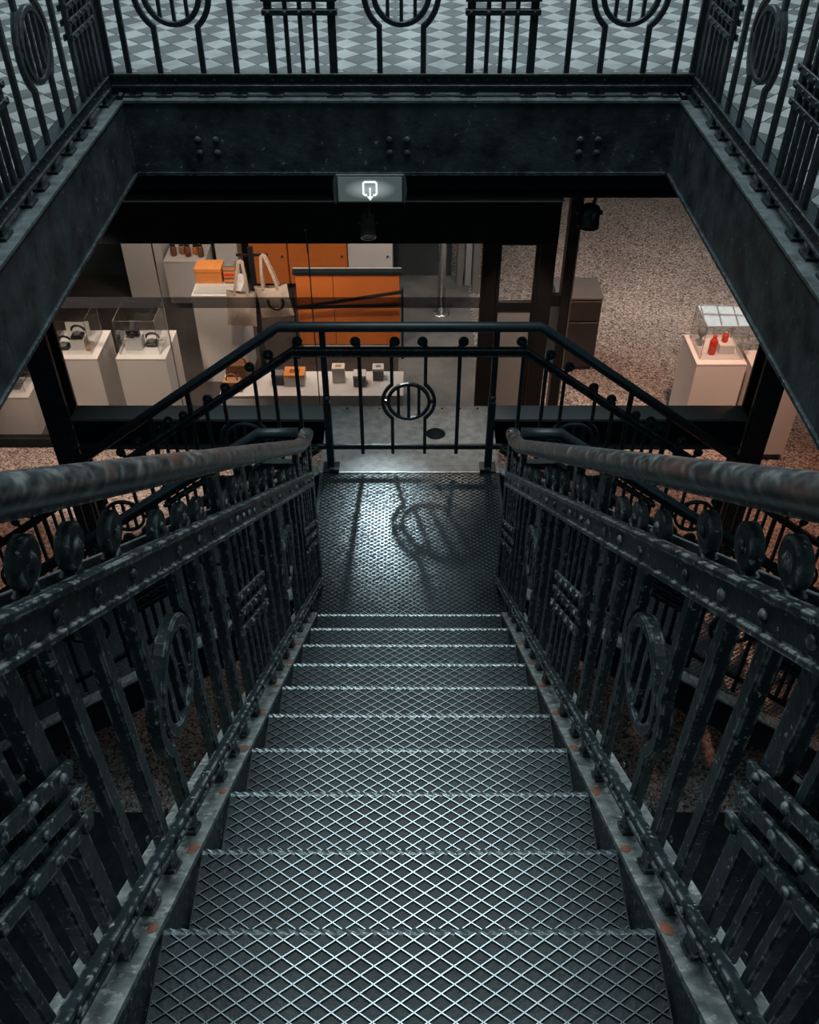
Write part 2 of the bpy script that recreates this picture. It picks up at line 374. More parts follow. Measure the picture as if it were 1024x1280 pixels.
# ------------------------------------------------------------------ the setting: floors, walls
struct('floor', MB().box((-9, -4, -0.12), (9, 14.2, 0)), 'terrazzo', (0, 0, 0), 'speckled pinkish grey terrazzo floor of the lower level')
struct('floor_shade_sheet', MB().box((-8.9, -3.9, 0.0), (8.9, 3.15, 0.006)), 'floor_shade', (0, 0, 0), 'dark sheet painted as shade on the lower floor below the near flight')  # sheet added to darken the floor where the light falls off
struct('wall_back', MB().box((-9, 14.2, 0), (9, 14.4, 3.35)), 'wall_dark', (0, 14.2, 0))
struct('wall_left', MB().box((-9.2, -4, 0), (-9, 14.4, 3.35)), 'wall_dark', (-9, 0, 0))
struct('wall_right', MB().box((9, -4, 0), (9.2, 14.4, 3.35)), 'wall_dark', (9, 0, 0))
struct('wall_front', MB().box((-9, -4.2, 0), (9, -4, 3.35)), 'wall_dark', (0, -4, 0))
KX0, KX1, KY1 = WX0-0.16, WX1+0.16, WY1+0.16      # outer edge of the beams round the opening
cl = MB()
cl.box((-9.2, KY1+0.02, 3.35), (9.2, 14.4, TILE-0.03))
cl.box((-9.2, -4.2, 3.35), (KX0-0.02, KY1+0.02, TILE-0.03)); cl.box((KX1+0.02, -4.2, 3.35), (9.2, KY1+0.02, TILE-0.03))
struct('ceiling', cl, 'slab', (0, 0, 3.35), 'dark underside of the gallery above the lower level')
fl = rootstruct('floor_upper', (0, 5.1, TILE), 'gallery floor of light and dark grey diamond tiles')
g = MB()
g.box((-9.2, KY1, TILE-0.03), (9.2, 14.4, TILE-0.004))
g.box((-9.2, -4.2, TILE-0.03), (KX0, KY1, TILE-0.004)); g.box((KX1, -4.2, TILE-0.03), (9.2, KY1, TILE-0.004))
part('grout', g, 'grout', fl)
# the head of the stair, where the photographer stands
struct('floor_stair_head', MB().box((WX0, -4.2, UPPER-0.2), (WX1, Y0-0.01, UPPER)), 'tread', (0, 0, UPPER))
# diamond tiles: rows of light and dark squares set on the corner
DG, DY = 0.182, 0.204
def tile_mesh(m):
    a = DG/2-0.0024; b = a-0.0025; e = DY/2-0.0026; f = e-0.0025
    vs = [(a,0,-0.008),(0,e,-0.008),(-a,0,-0.008),(0,-e,-0.008),(a,0,-0.0015),(0,e,-0.0015),(-a,0,-0.0015),(0,-e,-0.0015),(b,0,0),(0,f,0),(-b,0,0),(0,-f,0)]
    fs = [(8,9,10,11)]+[(i,(i+1)%4,4+(i+1)%4,4+i) for i in range(4)]+[(4+i,4+(i+1)%4,8+(i+1)%4,8+i) for i in range(4)]
    return vs, fs, MB().add(vs, fs).mesh('tile', m)
tvs, tfs, me_l = tile_mesh('tile_light'); _, _, me_d = tile_mesh('tile_dark')
cp, sp = math.cos(R(PITCH)), math.sin(R(PITCH))
def proj(p):
    x, y, z = p[0], p[1], p[2]-EYE
    zc = y*cp-z*sp; yc = y*sp+z*cp
    return 512+FPX*x/zc, 640-FPX*yc/zc, zc
cells = []
for j in range(-12, 120):
    for i in range(-70, 71):
        if (i+j) % 2: continue
        x, y = i*DG/2, j*DY/2
        if KX0-DG/2 < x < KX1+DG/2 and y < KY1+DY/2: continue
        u, v, zc = proj((x, y, TILE)) if y > 1 else (-999, -999, 99)
        vis = -20 < u < 1044 and -20 < v < 300
        cells.append((0 if vis else 1, zc if vis else 0, x, y, j % 2))
cells.sort()
stuff = {0: MB(), 1: MB()}
def clip(poly, ax, lim, keep):
    """keep the side of the line where keep*(coordinate-lim) >= 0"""
    out = []
    for k in range(len(poly)):
        a, b = poly[k], poly[(k+1) % len(poly)]; da, db = keep*(a[ax]-lim), keep*(b[ax]-lim)
        if da >= 0: out.append(a)
        if da*db < 0:
            q = da/(da-db); out.append((a[0]+(b[0]-a[0])*q, a[1]+(b[1]-a[1])*q))
    return out
def cut_tile(x, y, c, poly):
    if len(poly) < 3: return 0
    ar = abs(sum(poly[k][0]*poly[(k+1) % len(poly)][1]-poly[(k+1) % len(poly)][0]*poly[k][1] for k in range(len(poly))))/2
    if ar < 0.0012: return 0
    mb = MB().prism([(px, py, TILE-0.008) for px, py in poly], (0, 0, 0.008))
    put('tile', mb.mesh('tile', ('tile_light', 'tile_dark')[c], (x, y, TILE)), (x, y, TILE), fl); return 1
n_cut = 0
for j in range(-12, 120):
    for i in range(-70, 71):
        if (i+j) % 2: continue
        x, y = i*DG/2, j*DY/2; a, e = DG/2-0.0024, DY/2-0.0026
        if not (KX0-DG/2 < x < KX1+DG/2 and y < KY1+DY/2): continue
        if KX0+DG/2 < x < KX1-DG/2 and y < KY1-DY/2: continue
        if y < 2.2: continue
        d = [(x+a, y), (x, y+e), (x-a, y), (x, y-e)]; m_ = 0.003
        if y > KY1-DY/2 and KX0 <= x <= KX1: n_cut += cut_tile(x, y, j % 2, clip(d, 1, KY1+m_, 1))
        elif x < 0: n_cut += cut_tile(x, y, j % 2, clip(d, 0, KX0-m_, -1))
        else: n_cut += cut_tile(x, y, j % 2, clip(d, 0, KX1+m_, 1))
for q, (nv, zc, x, y, c) in enumerate(cells):
    dz = random.uniform(-0.0006, 0.0006)
    if q < 300-n_cut and not nv: put('tile', (me_l, me_d)[c], (x, y, TILE+dz), fl)
    else: stuff[c].add([(a+x, b+y, z+TILE+dz) for a, b, z in tvs], tfs)
tiles = MB(); tiles.v = list(stuff[0].v); tiles.f = list(stuff[0].f); tiles.sm = list(stuff[0].sm)
nl = len(tiles.f); k0 = len(tiles.v); tiles.v += stuff[1].v; tiles.f += [[k0+i for i in f] for f in stuff[1].f]; tiles.sm += stuff[1].sm
me = tiles.mesh('tiles_beyond', ['tile_light', 'tile_dark'], WORLD[fl.name])
me.polygons.foreach_set('material_index', [0]*nl+[1]*(len(tiles.f)-nl))
put('tiles_beyond', me, WORLD[fl.name], fl)['kind'] = 'stuff'

# ------------------------------------------------------------------ beams round the stairwell, columns, girder
def rivet(mb, p, n, r=0.014):
    mb.lathe([(r, 0), (r*0.92, r*0.35), (r*0.6, r*0.62), (0.0, r*0.75)], p, n, 10)
def beam(label, a, b, inward):
    a, b, n = V(a), V(b), V(inward); L = (b-a).length; d = (b-a).normalized()
    t = thing('floor_beam', label, 'beam', (a+b)/2, 'beams framing the stairwell')
    def bx(o0, o1, z0, z1, m, name):   # o: offset outward from the opening
        pts = [a-n*o0+UP*(z0), b-n*o0+UP*(z0), b-n*o1+UP*(z0), a-n*o1+UP*(z0)]
        part(name, MB().prism(pts, UP*(z1-z0)), m, t)
    bx(0.0, 0.155, -0.37, -0.012, 'beam', 'web')
    bx(-0.008, 0.155, -0.012, 0.0, 'ledge', 'top_ledge')
    bx(-0.012, 0.10, -0.385, -0.37, 'beam', 'bottom_flange')
    bx(0.125, 0.155, 0.0, 0.072, 'iron_smooth', 'kerb_plate')
    return t
t = beam('long black steel beam across the far end of the stairwell', (WX0, WY1, UPPER), (WX1, WY1, UPPER), (0, -1, 0))
for xc in (-1.07, -0.06, 0.95):
    for dx in (-0.047, 0.047):
        for dz in (-0.2, -0.268):
            mb = MB(); rivet(mb, (xc+dx, WY1, UPPER+dz), (0, -1, 0), 0.019); part('rivet', mb, 'beam', t)
beam('black steel beam along the left side of the stairwell', (WX0, -0.6, UPPER), (WX0, WY1, UPPER), (1, 0, 0))
beam('black steel beam along the right side of the stairwell', (WX1, -0.6, UPPER), (WX1, WY1, UPPER), (-1, 0, 0))
# second girder behind
t = thing('ceiling_girder', 'dark deep girder under the ceiling behind the exit sign', 'beam', (0, 5.25, 3.21))
part('web', MB().box((-8.9, 5.20, 3.222), (8.9, 5.34, 3.349)), 'header', t)
part('bottom_flange', MB().box((-8.9, 5.14, 3.206), (8.9, 5.40, 3.222)), 'header', t)
for sx, side in ((-1, 'left'), (1, 'right')):
    t = thing('steel_column', 'black steel column at the %s end of the landing beam' % side, 'column', (sx*2.36, 5.12, 0), 'columns beside the landing')
    x = sx*2.36
    part('web', MB().box((x-0.05, 5.10, 0.02), (x+0.05, 5.14, 3.204)), 'iron_smooth', t)
    for y in (5.04, 5.20): part('flange', MB().box((x-0.085, y-0.012, 0.02), (x+0.085, y+0.012, 3.204)), 'iron_smooth', t)
    part('base_plate', MB().box((x-0.13, 5.0, 0), (x+0.13, 5.24, 0.02)), 'iron_smooth', t)
    rv = MB()
    for z in (1.50, 1.58, 1.66, 1.74, 1.9, 2.1): rivet(rv, (x-sx*0.06, 5.028, z), (0, -1, 0), 0.012)
    part('rivets', rv, 'iron_smooth', t, kind='stuff')
t = thing('landing_beam', 'dark beam carrying the landing between the two columns', 'beam', (0, 5.08, LAND))
for a, b in ((-2.26, -0.557), (0.557, 2.26)): part('top_flange', MB().box((a, 5.00, LAND-0.02), (b, 5.16, LAND-0.002)), 'grey', t)
part('web', MB().box((-2.26, 5.06, LAND-0.24), (2.26, 5.10, LAND-0.02)), 'header', t)
part('bottom_flange', MB().box((-2.26, 5.0, LAND-0.255), (2.26, 5.16, LAND-0.24)), 'iron_smooth', t)

# ------------------------------------------------------------------ expanded metal
def strands(mb, x0, x1, y0, y1, z, dw=0.0475, dh=0.031, w=0.0042, h=0.0045, axes='xy'):
    """raised crossing strands clipped to a rectangle"""
    k = dh/dw; Ht = y1-y0; span = Ht/k
    n = int((x1-x0+span)/dw)+2
    for s in (1, -1):
        for i in range(-1, n+1):
            c = x0-span+i*dw if s > 0 else x0+i*dw
            # line x = c + s*(y-y0)/k
            ya, yb = y0, y1
            xa, xb = c, c+s*span
            lo, hi = (xa, xb)
            ts = [0.0, 1.0]
            for lim in (x0, x1):
                if abs(xb-xa) > 1e-9:
                    tt = (lim-xa)/(xb-xa)
                    if 0 < tt < 1: ts.append(tt)
            ts.sort()
            for t0, t1 in zip(ts[:-1], ts[1:]):
                xm = xa+(xb-xa)*(t0+t1)/2
                if x0 <= xm <= x1 and t1-t0 > 0.01:
                    A = V((xa+(xb-xa)*t0, y0+Ht*t0, z)); B = V((xa+(xb-xa)*t1, y0+Ht*t1, z))
                    d = (B-A).normalized(); nn = V((-d.y, d.x, 0))
                    vs = [A-nn*w/2, A+nn*w/2, A+nn*w*0.22+UP*h, A-nn*w*0.22+UP*h, B-nn*w/2, B+nn*w/2, B+nn*w*0.22+UP*h, B-nn*w*0.22+UP*h]
                    mb.add(vs, [(1,2,6,5),(2,3,7,6),(3,0,4,7),(0,1,2,3),(4,5,6,7)])

# ------------------------------------------------------------------ main flight
st = thing('main_staircase', 'straight iron flight with diamond mesh treads descending to the landing', 'staircase', (0, 3.3, LAND))
HW = 0.452
def zn(y): return UPPER-SLOPE*(y-Y0)
tp = MB(); tp.box((-HW, -RUN-0.03, -0.012), (HW, 0.0, -0.004), 0); tp.box((-HW, -0.006, -0.05), (HW, 0.0, -0.012))
tm = tp.mesh('tread', 'tread')
sm_ = MB(); strands(sm_, -HW+0.004, HW-0.004, -RUN-0.02, -0.004, -0.004); gm = sm_.mesh('mesh_strands', 'strand')
nb = MB(); n_ = 42
for i in range(n_):                     # scalloped worn edge of the mesh, bent over the front
    xa = -HW+2*HW*i/n_; xb = -HW+2*HW*(i+1)/n_; xm = (xa+xb)/2
    nb.add([(xa,-0.006,-0.004),(xb,-0.006,-0.004),(xb,0.0025,-0.001),(xm,0.004,0.0025),(xa,0.0025,-0.001),(xa,0.003,-0.009),(xm,0.005,-0.008),(xb,0.003,-0.009)],
           [(0,1,2,3,4),(4,3,6,5),(3,2,7,6)])
nm = nb.mesh('nosing', 'nosing')
for k in range(1, 11):
    y = Y0+RUN*k; z = UPPER-RISE*k
    o = put('tread', tm, (0, y, z), st)
    put('mesh_strands', gm, (0, y, z), o)['kind'] = 'stuff'
    put('nosing', nm, (0, y, z), o)
for s in (-1, 1):
    def P(x, y, dz): return V((s*x, y, zn(y)+dz))
    ya, yb = Y0-0.15, Y0+RUN*10+0.02
    o = part('stringer', MB().prism([P(0.456, ya, -0.30), P(0.456, yb, -0.22), P(0.456, yb, -0.004), P(0.456, ya, -0.004)], (s*0.014, 0, 0)), 'iron', st)
    fl_ = part('stringer_flange', MB().prism([P(0.456, ya, -0.004), P(0.456, yb, -0.004), P(0.456, yb, 0.010), P(0.456, ya, 0.010)], (s*0.116, 0, 0)), 'flange', st)
    rv = MB()
    for k in range(26):
        y = ya+0.05+k*0.108
        if y < yb-0.02: rivet(rv, P(0.505, y, 0.010), (0, SLOPE, 1), 0.008)
    part('rivets', rv, 'flange', fl_, kind='stuff')
    for k in range(1, 9):                # bare primer where feet knock the paint at each nosing
        y = Y0+RUN*k; mb = MB(); pts = []
        rr = random.uniform(0.013, 0.021)
        for j in range(9):
            a = 2*math.pi*j/9; r_ = rr*random.uniform(0.75, 1.2)
            pts.append(P(0.470+r_*0.75*math.cos(a), y+r_*math.sin(a), 0.0102))
        mb.prism(pts, (0, 0, 0.0012)); part('primer_patch', mb, 'primer', fl_)

# ------------------------------------------------------------------ landing
ld = thing('stair_landing', 'square iron landing with diamond mesh mat where the flights meet', 'landing', (0, 4.2, LAND))
LX = 0.555
part('deck', MB().box((-LX, Y0+RUN*10-0.01, LAND-0.03), (LX, 4.43, LAND-0.006)), 'tread', ld)
mt = MB(); strands(mt, -0.535, 0.535, Y0+RUN*10-0.005, 4.42, LAND-0.006, 0.040, 0.030, 0.0055, 0.007)
part('mesh_mat', mt, 'strand', ld, kind='stuff')
def holed(x0, x1, y0, y1, z0, z1, cx, cy, r, seg=40):
    mb = MB(); vs = []
    per = []
    for j in range(seg):
        a = 2*math.pi*(j+0.5)/seg; c, s = math.cos(a), math.sin(a)
        tx = ((x1 if c > 0 else x0)-cx)/c if abs(c) > 1e-6 else 1e9
        ty = ((y1 if s > 0 else y0)-cy)/s if abs(s) > 1e-6 else 1e9
        tt = min(tx, ty); per.append((cx+c*tt, cy+s*tt))
    # snap nearest perimeter points to the corners
    for q in ((x0,y0),(x1,y0),(x1,y1),(x0,y1)):
        b = min(range(seg), key=lambda i: (per[i][0]-q[0])**2+(per[i][1]-q[1])**2); per[b] = q
    for z in (z1, z0):
        vs += [(cx+r*math.cos(2*math.pi*(j+0.5)/seg), cy+r*math.sin(2*math.pi*(j+0.5)/seg), z) for j in range(seg)]
        vs += [(p[0], p[1], z) for p in per]
    fs = []
    for j in range(seg):
        k = (j+1) % seg
        fs += [(j, k, seg+k, seg+j), (2*seg+j, 3*seg+j, 3*seg+k, 2*seg+k), (j, 2*seg+j, 2*seg+k, k), (seg+j, seg+k, 3*seg+k, 3*seg+j)]
    return mb.add(vs, fs)
pl = part('back_plate', holed(-0.555, 0.555, 4.43, 5.15, LAND-0.02, LAND, 0.17, 4.835, 0.064), 'landing', ld)
part('drain_cover', MB().lathe([(0.0635, -0.05), (0.0635, -0.008), (0.0, -0.008)], (0.17, 4.835, LAND), (0, 0, 1), 24), 'header', pl)
rv = MB()
for x in (-0.42, -0.2, 0.0, 0.22, 0.34, 0.46): rivet(rv, (x, 5.12, LAND), (0, 0, 1), 0.009)
part('rivets', rv, 'iron_smooth', pl, kind='stuff')
part('edge_angle', MB().box((-0.56, 4.425, LAND-0.06), (0.56, 4.435, LAND+0.004)), 'nosing', ld)
for s in (-1, 1): part('side_channel', MB().box((min(s*LX, s*(LX-0.012)), Y0+RUN*10, LAND-0.2), (max(s*LX, s*(LX-0.012)), 5.0, LAND-0.03)), 'iron_smooth', ld)
part('front_channel', MB().box((-LX+0.012, Y0+RUN*10-0.005, LAND-0.2), (LX-0.012, Y0+RUN*10+0.007, LAND-0.03)), 'iron_smooth', ld)

# ------------------------------------------------------------------ side flights
SR, SRUN = LAND/9, 0.275
SS = SR/SRUN
tp = MB(); tp.box((0, YN+0.03, -0.012), (SRUN+0.02, YB-0.05, -0.004)); 
sg = MB(); strands(sg, 0.0, SRUN+0.005, YN+0.035, YB-0.055, -0.004)
for s, side in ((-1, 'left'), (1, 'right')):
    t = thing('side_staircase', 'iron flight descending from the landing to the %s' % side, 'staircase', (s*0.56, 3.95, LAND), 'side flights')
    # mirror by building with signed x
    def mir(mb):
        m2 = MB(); m2.v = [V((s*p.x, p.y, p.z)) for p in mb.v]; m2.f = [list(f) for f in mb.f]; m2.sm = list(mb.sm); return m2
    tme = mir(tp).mesh('tread', 'tread'); gme = mir(sg).mesh('mesh_strands', 'strand')
    for k in range(1, 9):
        o = put('tread', tme, (s*(0.56+SRUN*(k-1)), 0, LAND-SR*k), t)
        put('mesh_strands', gme, (s*(0.56+SRUN*(k-1)), 0, LAND-SR*k), o)['kind'] = 'stuff'
    for y in (YN, YB-0.04):
        pts = [(s*0.56, y, LAND-0.28), (s*0.56, y, LAND+0.01), (s*(0.56+SRUN*8.9), y, LAND+0.01-SS*SRUN*8.9), (s*(0.56+SRUN*8.9), y, 0.0), (s*(0.56+SRUN*7.6), y, 0.0)]
        part('stringer', MB().prism(pts, (0, 0.014, 0)), 'iron_smooth', t)
        fp = [(s*0.56, y-0.04, LAND+0.01), (s*0.56, y+0.05, LAND+0.01), (s*(0.56+SRUN*8.9), y+0.05, LAND+0.01-SS*SRUN*8.9), (s*(0.56+SRUN*8.9), y-0.04, LAND+0.01-SS*SRUN*8.9)]
        part('stringer_flange', MB().prism(fp, (0, 0, 0.012)), 'flange', t)

# ------------------------------------------------------------------ railings
CACHE = {}
class Rail:
    """a railing run: origin O, horizontal direction h, slope m; a runs along h, heights are above the slope line"""
    def __init__(s, root, O, h, m, key, thick=0.024, mat='iron'):
        s.root, s.O, s.h, s.m, s.key, s.t, s.mat = root, V(O), V(h).normalized(), m, key, thick, mat
        s.n = s.h.cross(UP); s.pad, s.padw = 0.042, 0.05
    def p(s, a, z, off=0.0): return s.O+s.h*a+UP*(s.m*a+z)+s.n*off
    def cached(s, tag, a, fn):
        k = (s.key, tag)
        if k not in CACHE: 
            mb = MB(); fn(mb); CACHE[k] = mb.mesh(tag[0], s.mat, (0, 0, 0))
        return CACHE[k]
    def L(s, a, z, off=0.0): return s.h*a+UP*z+s.n*off       # local, around a baluster's own foot
    def obj(s, name, tag, a, fn, parent=None, label=None):
        me = s.cached((name,)+tag, a, fn); o = put(name, me, s.p(a, 0), parent or s.root)
        if label: o['label'] = label
        return o
    def baluster(s, a, zb, zt, w=0.032, scroll=0, foot=True, sr=0.037, name='baluster', zf=None):
        zf = zb if zf is None else zf
        def f(mb): mb.bar(s.L(0, zf), s.L(0, zt), w, s.t, s.h, 0.14)
        o = s.obj(name, (round(w, 3), round(zt, 3), round(zf, 3)), a, f)
        if scroll:
            def g(mb):
                c = s.L(scroll*(sr-w/2), zt+sr*0.8, 0); T = s.t*0.42
                mb.lathe([(sr*0.86, -T), (sr, -T*0.72), (sr, T*0.72), (sr*0.86, T)], c, s.n, 18)
                mb.lathe([(sr*0.34, T), (sr*0.30, T+0.004), (sr*0.12, T+0.006)], c, s.n, 8)
                mb.lathe([(sr*0.34, -T), (sr*0.30, -T-0.004), (sr*0.12, -T-0.006)], c, s.n, 8)
            s.obj('scroll', (round(zt, 3), scroll, sr, round(w, 3)), a, g, o)
        if foot:
            def q(mb): 
                c = s.L(0, zf); hh = (s.h+UP*s.m).normalized()
                mb.bar(c-hh*s.pad+UP*0.006, c+hh*s.pad+UP*0.006, s.padw, 0.014, s.n)
            s.obj('foot_pad', (round(zf, 3),), a, q, o)
        return o
    def ring(s, a, zb, zt, zc, d=0.11, r=0.125, Ro=0.165, w=0.026, scroll=True, foot=True, zf=None, sr=0.037):
        zf = zb if zf is None else zf
        for sg_ in (-1, 1):
            dm = s.m*sg_*d
            def f(mb):
                th = math.acos(d/Ro); pts = [s.L(0, zf)]
                for k in range(13):
                    q = -th+2*th*k/12
                    pts.append(s.L(sg_*(Ro*math.cos(q)-d), zc-dm+Ro*math.sin(q)))
                pts.append(s.L(0, zt)); mb.sweep(pts, w, s.t, s.n)
            o = s.obj('bowed_baluster', (sg_, round(zc, 3), d, Ro, round(zf, 3), round(zt, 3)), a+sg_*d, f)
            if scroll:
                def g(mb):
                    c = s.L(sg_*-(sr-w/2), zt+sr*0.8, 0); T = s.t*0.42
                    mb.lathe([(sr*0.86, -T), (sr, -T*0.72), (sr, T*0.72), (sr*0.86, T)], c, s.n, 18)
                    for e in (1, -1): mb.lathe([(sr*0.34, e*T), (sr*0.30, e*(T+0.004)), (sr*0.12, e*(T+0.006))], c, s.n, 8)
                s.obj('scroll', ('r', sg_, round(zt, 3), sr), a+sg_*d, g, o)
            if foot:
                def q(mb):
                    c = s.L(0, zf); hh = (s.h+UP*s.m).normalized()
                    mb.bar(c-hh*s.pad+UP*0.006, c+hh*s.pad+UP*0.006, s.padw, 0.014, s.n)
                s.obj('foot_pad', (round(zf, 3),), a+sg_*d, q, o)
        def ri(mb):
            mb.sweep([s.L(r*math.cos(2*math.pi*k/32), zc+r*math.sin(2*math.pi*k/32)) for k in range(32)], w*0.95, s.t*1.15, s.n, True)
        o = s.obj('ring', (round(zc, 3), r), a, ri)
        for x in (-0.5*r, 0, 0.5*r):
            hgt = math.sqrt(r*r-x*x)
            def b(mb, x=x, hgt=hgt): mb.bar(s.L(x, zc-hgt), s.L(x, zc+hgt), 0.018, s.t*0.8, s.h)
            s.obj('ring_bar', (round(x, 3), round(zc, 3)), a, b, o)
        for e in (-1, 1):
            def stub(mb, e=e):
                mb.bar(s.L(r*e, zc), s.L(Ro*e, zc), 0.02, s.t*0.8, UP)
            s.obj('ring_link', (e, round(zc, 3), r, Ro), a, stub, o)
    def panel(s, a, hw, zb, zt, zx, ztop, scroll=1, foot=True, wo=0.045, wi=0.024, zf=None, sr=0.037):
        for sg_ in (-1, 1):
            s.baluster(a+sg_*hw, zb, ztop, wo, 0, foot, name='panel_post', zf=zf)
        for k in (-1, 0, 1):
            s.baluster(a+k*hw*0.46, zb, zt, wi, (-1 if k < 0 else 1) if scroll else 0, False, sr=sr, zf=zb)
        for z in zx:
            def f(mb):
                pts = []
                for k in range(9):
                    x = -hw-0.03+(2*hw+0.06)*k/8
                    pts.append(s.L(x, z+s.m*x))
                for e in (1, -1):
                    q = [p_+s.n*e*(s.t*0.5+0.005) for p_ in pts]
                    mb.sweep(q, 0.026, 0.010, s.n)
                    for k in (-1, -0.46, 0, 0.46, 1): rivet(mb, s.L(k*hw, z+s.m*k*hw, e*(s.t*0.5+0.010)), s.n*e, 0.009)
            s.obj('cross_bar', (round(z, 3), round(hw, 3)), a, f)
    def flatrail(s, name, a0, a1, z, w, t, off=0.0, lip=0.0, m=None):
        mb = MB(); mb.sweep([s.p(a0, z, off), s.p(a1, z, off)], w, t, s.n)
        if lip:
            for e in (1, -1):
                mb.sweep([s.p(a0, z+e*w/2, off), s.p(a1, z+e*w/2, off)], 0.012, t+2*lip, s.n)
        return part(name, mb, m or s.mat, s.root)
    def rivets(s, alist, z, off, rr=0.010, parent=None):
        mb = MB()
        for a in alist:
            for e in (1, -1): rivet(mb, s.p(a, z, e*off), s.n*e, rr)
        part('rivets', mb, s.mat, parent or s.root, kind='stuff')

# -- main flight railings
for sx, side in ((-1, 'left'), (1, 'right')):
    t = thing('stair_railing', 'heavy riveted iron railing with wooden handrail on the %s of the near flight' % side, 'railing', (sx*XR, 2.0, zn(2.0)), 'railings of the main flight')
    r = Rail(t, (sx*XR, Y0, UPPER), (0, 1, 0), -SLOPE, 'main%d' % sx, 0.026)
    A = lambda y: y-Y0
    r.pad, r.padw = 0.027, 0.030
    ZB, ZM, ZH = 0.125, 0.83, 1.035
    OUT = -1
    for pc, hw in ((0.55, 0.15), (1.93, 0.15), (3.28, 0.14)):
        r.panel(A(pc), hw, ZB, ZM+0.05, (0.42, 0.485, 0.55), ZH-0.03, zf=0.010)
    for rc in (1.22, 2.64): r.ring(A(rc), ZB, ZM+0.05, 0.50, 0.125, 0.115, 0.155, 0.032, zf=0.010)
    for y, sc in ((0.82, 1), (0.95, 1), (1.49, -1), (1.62, -1), (2.23, 1), (2.37, 1), (2.91, -1), (3.03, -1)):
        r.baluster(A(y), ZB, ZM+0.05, 0.034, sc, zf=0.010)
    ob = r.flatrail('outer_bar', A(0.30), A(3.47), ZM+0.006, 0.060, 0.008, (1 if sx < 0 else -1)*OUT*0.030, 0.0, 'nosing')
    o = r.flatrail('upper_rail', A(0.30), A(3.47), ZM, 0.070, 0.014, (1 if sx < 0 else -1)*OUT*-0.019, 0.006)
    r.rivets([A(y) for y in (0.40,0.55,0.70,0.82,0.95,1.095,1.345,1.49,1.62,1.78,1.86,1.93,2.0,2.08,2.23,2.37,2.515,2.765,2.91,3.03,3.14,3.28,3.42)], ZM, 0.026, 0.011, o)
    o = r.flatrail('bottom_rail', A(0.34), A(3.47), ZB, 0.034, 0.014, (1 if sx < 0 else -1)*OUT*-0.020, 0.004)
    r.rivets([A(0.4+0.11*k) for k in range(28)], ZB, 0.027, 0.008, o)
    # newel at the foot
    nw = MB(); nw.box((sx*XR-0.022, 3.47, LAND-0.005), (sx*XR+0.022, 3.53, 2.74), 0.004); part('newel_post', nw, 'iron', t)
    nw = MB(); nw.box((sx*XR-0.022, 0.27, UPPER), (sx*XR+0.022, 0.32, 4.97), 0.004); part('newel_post', nw, 'iron', t)
    # handrail: wood on an iron strip, easing level at the foot
    pts = [(sx*XR, 0.18, zn(0.18)+ZH)]
    for k in range(1, 17): y = 0.18+k*0.19; pts.append((sx*XR, y, zn(y)+ZH))
    yl, zl = pts[-1][1], pts[-1][2]
    pts += [(sx*XR, yl+0.10, zl-0.066), (sx*XR, yl+0.20, zl-0.122), (sx*XR, yl+0.29, zl-0.160), (sx*XR, yl+0.33, zl-0.172)]
    hr = part('handrail', MB().tube(pts, 0.035, 18, True, 0.82), 'handrail', t, label='worn dark wooden handrail')
    sp_ = [(p[0], p[1], p[2]-0.031) for p in pts]
    part('handrail_strip', MB().sweep(sp_, 0.010, 0.040, (1, 0, 0)), 'iron', hr)

# -- landing railing at the back, running on down both side flights
t = thing('landing_railing', 'iron railing across the back of the landing, continuing down both side flights', 'railing', (0, YB, LAND))
LI = 'iron_smooth'
c = Rail(t, (0, YB, LAND), (1, 0, 0), 0.0, 'lr0', 0.02, LI)
XC = 0.725
ZB, ZM, ZH = 0.167, 0.83, 0.99
for s in (-1, 1):
    mb = MB(); mb.box((s*0.485-0.022, YB-0.02, LAND), (s*0.485+0.022, YB+0.02, LAND+0.5), 0.003)
    mb.box((s*0.485-0.017, YB-0.015, LAND+0.5), (s*0.485+0.017, YB+0.015, LAND+ZH-0.02)); mb.lathe([(0.017,0),(0.024,0.02),(0.017,0.04)], (s*0.485, YB, LAND+0.5), (0,0,1), 10)
    o = part('post', mb, LI, t)
    part('foot_plate', MB().box((s*0.485-0.05, YB-0.05, LAND), (s*0.485+0.05, YB+0.05, LAND+0.012)).box((s*0.485-s*0.02-0.03, YB-0.055, LAND), (s*0.485-s*0.02+0.03, YB-0.03, LAND+0.03)), LI, o)
c.ring(-0.005, ZB, ZM+0.045, 0.497, 0.097, 0.120, 0.152, 0.020, foot=False, zf=ZB-0.05, sr=0.029)
for x, sc in ((-0.285, -1), (0.285, 1), (-0.645, 1), (0.645, -1)):
    c.baluster(x, ZB, ZM+0.045, 0.022, sc, False, sr=0.029, zf=ZB-0.05 if abs(x) < 0.5 else 0.06)
mb = MB(); mb.sweep([(-0.56, YB, LAND+ZB), (0.56, YB, LAND+ZB)], 0.034, 0.02, (0, 1, 0)); part('bottom_rail', mb, LI, t)
mm_ = XC-0.065
pr = [(-2.95, YB, LAND+ZM-SS*(2.95-mm_)), (-mm_, YB, LAND+ZM), (mm_, YB, LAND+ZM), (2.95, YB, LAND+ZM-SS*(2.95-mm_))]
mb = MB(); mb.sweep(pr, 0.042, 0.022, (0, 1, 0)); mb.sweep([(p[0], p[1], p[2]+0.02) for p in pr], 0.010, 0.040, (0, 1, 0)); mb.sweep([(p[0], p[1], p[2]-0.02) for p in pr], 0.008, 0.034, (0, 1, 0))
part('upper_rail', mb, LI, t)
hp = [(-2.95, YB, LAND+ZH-SS*(2.95-XC)), (-XC-0.05, YB, LAND+ZH-SS*0.05), (-XC, YB, LAND+ZH), (XC, YB, LAND+ZH), (XC+0.05, YB, LAND+ZH-SS*0.05), (2.95, YB, LAND+ZH-SS*(2.95-XC))]
